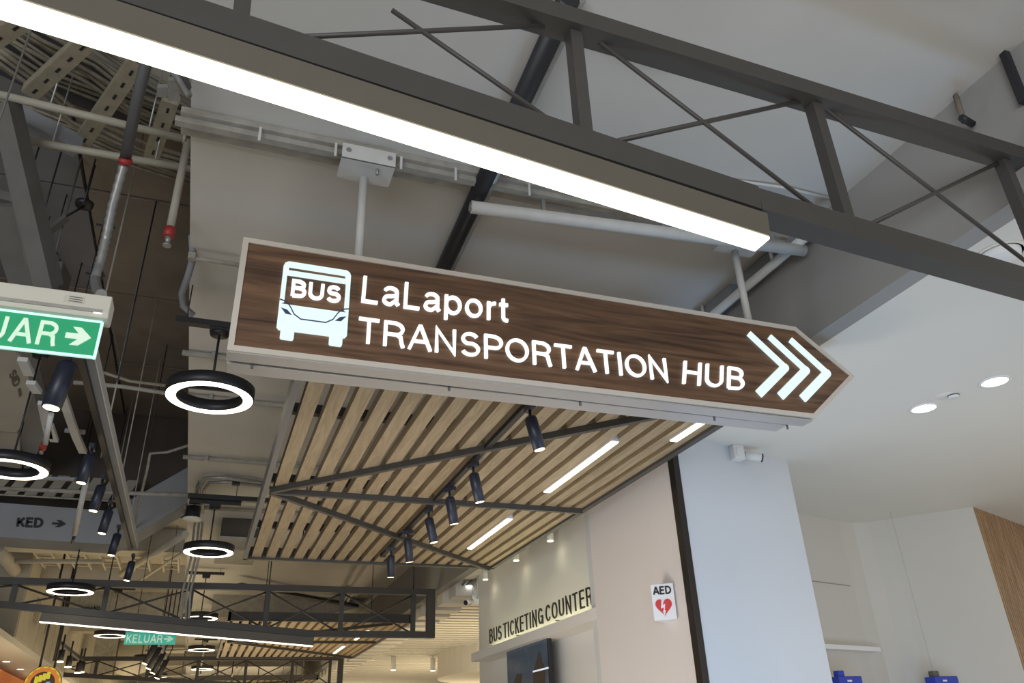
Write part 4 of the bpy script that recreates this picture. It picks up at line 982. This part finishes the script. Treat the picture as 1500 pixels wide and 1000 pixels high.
# tv
tv = thing('television', 'wall television with a dark blue picture below the shelf', 'television', (3.0, 8.4, 2.2))
tz1 = ax(800, 930, 3.1).z; ty0, ty1 = ax(802, 930, 3.1).y, ax(742, 951, 3.1).y
MB().box(3.10, 3.14, ty0, ty1, tz1 - .95, tz1).build('bezel', M_INK, tv, bevel=.004)
scr = None
MB().box(3.096, 3.10, ty0 + .02, ty1 - .02, tz1 - .93, tz1 - .02).build('screen', M_SCREEN, tv)
MB().box(3.14, 3.28, (ty0 + ty1) / 2 - .15, (ty0 + ty1) / 2 + .15, tz1 - .6, tz1 - .3).build('wall_bracket', M_BLACK, tv)
MB().prism([(3.094, ty1 - .1, tz1 - .42), (3.094, ty1 - .4, tz1 - .42), (3.094, ty1 - .45, tz1 - .28), (3.094, ty1 - .3, tz1 - .28)], (.002, 0, 0)).build('picture_shape', mat('picture_tan', (.045, .042, .045), .3), tv)
MB().prism([(3.094, ty0 + .10, tz1 - .5), (3.094, ty0 + .4, tz1 - .5), (3.094, ty0 + .4, tz1 - .3), (3.094, ty0 + .22, tz1 - .12), (3.094, ty0 + .10, tz1 - .3)], (.002, 0, 0)).build('picture_shape', MC['picture_tan'], tv)
for z_, ya, yb in ((.30, .75, 1.15), (.47, .55, 1.0)):
    MB().box(3.0935, 3.095, ty1 - yb, ty1 - ya, tz1 - z_, tz1 - z_ + .015).build('picture_glint', mat('picture_glint', (.7, .8, .9), .4, emit=.6), tv)
# small white cylinders on the soffit in front of counter wall
for k, (px, py, nm) in enumerate(((711, 846, 'farthest'), (756, 818, 'middle'), (806, 789, 'nearest'))):
    p = ax(px, py, 3.16)
    o = thing('cylinder_downlight', 'small white cylinder downlight over the ticketing wall, %s' % nm, 'downlight', tuple(p), 'white cylinder downlights over the ticketing wall')
    MB().tube([(p.x, p.y, 3.6), (p.x, p.y, p.z - .02)], .034, 16).build('can', M_WPL, o)
    MB().tube([(p.x, p.y, p.z - .02), (p.x, p.y, p.z - .026)], .030, 16).build('lens', M_SPOTL, o)
    l = bpy.data.lights.new('downlight_beam', 'SPOT'); l.energy = .6; l.color = (1, .92, .62); l.spot_size = 3.0; l.spot_blend = 1; l.shadow_soft_size = .03
    lo = bpy.data.objects.new('downlight_beam', l); COL.objects.link(lo); lo.location = (p.x, p.y, p.z - .04)
struct(MB().box(3.14, 3.28, 6.04, 10.2, 3.6, 3.72).build('ceiling_counter', M_CEILR))
for k, (px, py, Y, nm) in enumerate(((687, 858, 10.6, 'beside the far camera'), (620, 910, 13.5, 'inside the truss end frame'), (567, 947, 18, 'right of the third canopy tip'), (548, 961, 21, 'lower left of its twin'), (576, 981, 20, 'at the bottom centre'), (634, 982, 20, 'at the bottom, rightmost'))):
    p = ay(px, py, Y)
    o = thing('cylinder_downlight', 'small lit white cylinder light, ' + nm, 'downlight', tuple(p), 'white cylinder lights of the ribbed ceiling')
    r = .05 if k < 2 else .06
    MB().tube([(p.x, p.y, p.z), (p.x, p.y, p.z + .30)], r, 14).build('can', M_WPL, o)
    MB().tube([(p.x, p.y, p.z - .008), (p.x, p.y, p.z)], r * .9, 14).build('lens', M_DL, o)
    MB().tube([(p.x, p.y, p.z + .3), (p.x, p.y, 3.7)], .012, 6).build('stem', M_WPL, o)
# cables in the void beside the far camera
fcb = thing('cable_loop', 'looped grey pipes by the far camera at the counter wall end', 'cables', (3.2, 10.2, 3.5))
for k in range(3):
    MB().tube([ay(700 - k * 3, 832, 10.4), ay(697 - k * 4, 846, 10.4), ay(690 - k * 6, 856, 10.6)], .022, 6).build('cable', (M_DUSTY, M_HOSE, M_GALV)[k], fcb)

# ================================================================== CAMERAS
def cctv(label, p, facing, s=1., down=.3):
    t = thing('security_camera', label, 'camera', tuple(p))
    f_ = Vector(facing).normalized()
    MB().box(p.x - .05 * s, p.x + .05 * s, p.y - .05 * s, p.y + .03 * s, p.z - .06 * s, p.z + .06 * s).build('junction_box', M_WPL, t, bevel=.006)
    MB().box(p.x - .03 * s, p.x + .03 * s, p.y - .056 * s, p.y - .05 * s, p.z - .035 * s, p.z + .035 * s).build('box_cover', M_WPL, t, bevel=.003)
    MB().tube([p, p + f_ * .09 * s], .016 * s, 10).build('arm', M_WPL, t)
    a = p + f_ * .07 * s; b = a + f_ * .13 * s
    cbd = MB().tube([a, b], .034 * s, 16).build('camera_body', M_WPL, t)
    MB().tube([b, b + f_ * .012 * s], .034 * s, 16).build('lens_face', M_INK, cbd)
    MB().box(p.x - .02, p.x + .02, p.y - .02 * s, p.y + .02 * s, p.z + .05 * s, min(3.6, p.z + .12)).build('top_conduit', M_WPL, t)
    return t
fdir = Vector((4.32 - 3.03, 4.98 - 4.63, 0)).normalized(); nrm = Vector((fdir.y, -fdir.x, 0))
pf, nfn = plane_from(Vector((3.03, 4.63, 3)) + nrm * .03, Vector((4.32, 4.98, 3)) + nrm * .03)
p = pf(1078, 664)
cctv('white bullet camera on the pier below the low ceiling', p, (.9, -.35, -.22), .95)
p = ax(706, 872, 3.24)
cctv('small dark lensed camera at the far end of the counter wall', Vector((3.24, 10.02, p.z)), (-.8, -.5, -.3), .9)
tag(MB().tube([(3.26, 9.96, p.z), (3.26, 9.96, 3.6)], .01, 6).build('camera_conduit', M_PIPEW), 'thin white conduit down to the far camera', 'conduit')

# ================================================================== AED SIGN (projecting wedge)
A1 = ax(955, 856, 2.90)
ae = thing('aed_sign', 'white projecting AED sign with a red heart on the pier', 'sign', (2.95, 5, 2.5))
ftl = ax(953, 856, 3.0); 
# front leaf leaves the wall and faces the viewer
pl0 = ax(953, 857, 3.0)
lf_dir = Vector((.80, -.60, 0)).normalized()
NW = Vector((3.0, pl0.y, 0))
tl = ax(952.5, 857, 2.86); bw = .235
zt2, zb2 = ax(955, 856, 2.86).z, ax(958, 909, 2.86).z
P0 = Vector((2.86, tl.y, 0)); 
def aedpt(px, py):  # plane of the leaf
    n_ = lf_dir.cross(Vector((0, 0, 1))).normalized(); d = ray(px, py); base = Vector((2.86, tl.y, 2.5)); return CAMP + d * ((base - CAMP).dot(n_) / d.dot(n_))
rt = aedpt(989, 880)
LW = (Vector((rt.x, rt.y, 0)) - P0).length
P1 = P0 + lf_dir * LW
ztl = (aedpt(954, 857).z + aedpt(989, 852).z) / 2; zbl = (aedpt(959, 910).z + aedpt(991, 905).z) / 2
nf_ = Vector((-lf_dir.y, lf_dir.x, 0)); nf_ = nf_ if nf_.y > 0 else -nf_
MB().prism([P0 + Vector((0, 0, zbl)), P1 + Vector((0, 0, zbl)), Vector((3.0, P1.y + .06, zbl)), Vector((3.0, P0.y + .10, zbl))], (0, 0, ztl - zbl)).build('sign_body', M_AEDW, ae, bevel=.003)
P2 = Vector((3.0, P1.y + .06, 0))
fo = -nf_ * .003
U_, V_ = lf_dir * LW, Vector((0, 0, ztl - zbl)); O_ = P0 + Vector((0, 0, zbl))
def ap(u, v, k=1): return O_ + U_ * u + V_ * v + fo * k
fit('AED', ap(.10, .71), ap(.88, .71), ap(.10, .92), tuple(nf_ * .004), .22, M_INK, ae, track=.10, rnd=False)
hpts = []
for i in range(40):
    t_ = 2 * PI * i / 40; hx = 16 * math.sin(t_) ** 3; hy = 13 * math.cos(t_) - 5 * math.cos(2 * t_) - 2 * math.cos(3 * t_) - math.cos(4 * t_)
    hpts.append(ap(.49 + hx / 16 * .36, .37 + hy / 16 * .27))
hrt = MB().prism(hpts, tuple(nf_ * .003)).build('red_heart', M_AEDR, ae)
MB().prism([ap(u, v, 2) for u, v in ((.42, .56), (.52, .57), (.45, .40), (.56, .44), (.51, .25), (.56, .26), (.48, .10), (.42, .24), (.46, .25), (.48, .34), (.36, .31))], tuple(nf_ * .003)).build('white_bolt', M_AEDW, hrt)

# ================================================================== LOW CEILING FITTINGS
for (px, py, nm) in ((1353, 597, 'left, nearer the sign tip'), (1457, 558, 'right, near the photo edge')):
    p = az(px, py, 3.6)
    d = thing('recessed_downlight', 'round recessed downlight in the low white ceiling, ' + nm, 'downlight', tuple(p), 'recessed downlights in the low ceiling')
    MB().lathe([(0, -.006), (.078, -.006), (.078, 0)], tuple(p), 28).build('lens', M_DL, d)
    MB().lathe([(.079, -.009), (.097, -.006), (.097, 0), (.079, 0)], tuple(p), 28, closed=True).build('rim', M_WPL, d)
    l = bpy.data.lights.new('downlight_beam', 'SPOT'); l.energy = 10; l.color = (1, .95, .85); l.spot_size = 2.2; l.spot_blend = .6; l.shadow_soft_size = .08
    lo = bpy.data.objects.new('downlight_beam', l); COL.objects.link(lo); lo.location = p + Vector((0, 0, -.02))
p = az(1396, 578, 3.6)
sm = thing('smoke_detector', 'tiny white ceiling detector between the two downlights', 'detector', tuple(p))
MB().lathe([(0, -.02), (.03, -.02), (.036, -.012), (.036, 0)], tuple(p), 20).build('detector_head', M_WPL, sm)
MB().lathe([(0, -.004), (.055, -.004), (.06, 0)], tuple(p + Vector((-.04, .03, 0))), 20).build('base_plate', M_CEILR, sm)
MB().lathe([(.0365, -.012), (.0375, -.012), (.0375, -.004), (.0365, -.004)], tuple(p), 20, closed=True).build('dark_groove', M_INKG, sm)
p = az(1465, 372, 3.6)
hd = thing('round_speaker', 'round cream ceiling fitting half hidden by the truss at right', 'speaker', tuple(p))
MB().lathe([(0, -.03), (.07, -.03), (.085, -.02), (.09, 0)], tuple(p), 28).build('dome', M_WPL, hd)
MB().lathe([(.10, -.004), (.12, 0), (.09, 0)], tuple(p), 28).build('rim', M_CEILR, hd)
# blue display boxes at the bottom right
YK = 6.0
for k, (px, nm, wpx) in enumerate(((1247, 'left, beside the pier', 34), (1388, 'right, hung on a thin wire', 34))):
    p = ay(px, 1000, YK)
    b = thing('blue_box', 'royal blue box sign at the bottom edge, ' + nm, 'box', tuple(p))
    u0, u1 = ay(px - wpx / 2, 1000, YK), ay(px + wpx / 2, 1000, YK)
    top_z = ay(px, 990, YK).z
    MB().box(u0.x, u1.x, YK, YK + .12, top_z - .25, top_z).build('box_body', M_BLUE, b, bevel=.004)
    MB().box(u0.x + .03, u0.x + .10, YK + .03, YK + .09, top_z, top_z + .05).build('top_cap', M_BLUE if not k else M_INKG, b, bevel=.004)
    MB().box(u0.x + .09, u0.x + .14, YK - .002, YK, top_z - .045, top_z - .03).build('pale_mark', M_WPL, b)
    if k: MB().tube([(u0.x + .065, YK + .06, top_z + .05), (u0.x + .05, YK + .06, 3.6)], .0012, 5).build('wire', M_DUSTY, b)
    else: MB().tube([(u0.x + .065, YK + .06, top_z - .25), (u0.x + .065, YK + .06, 0)], .012, 8).build('pole', M_INKG, b)
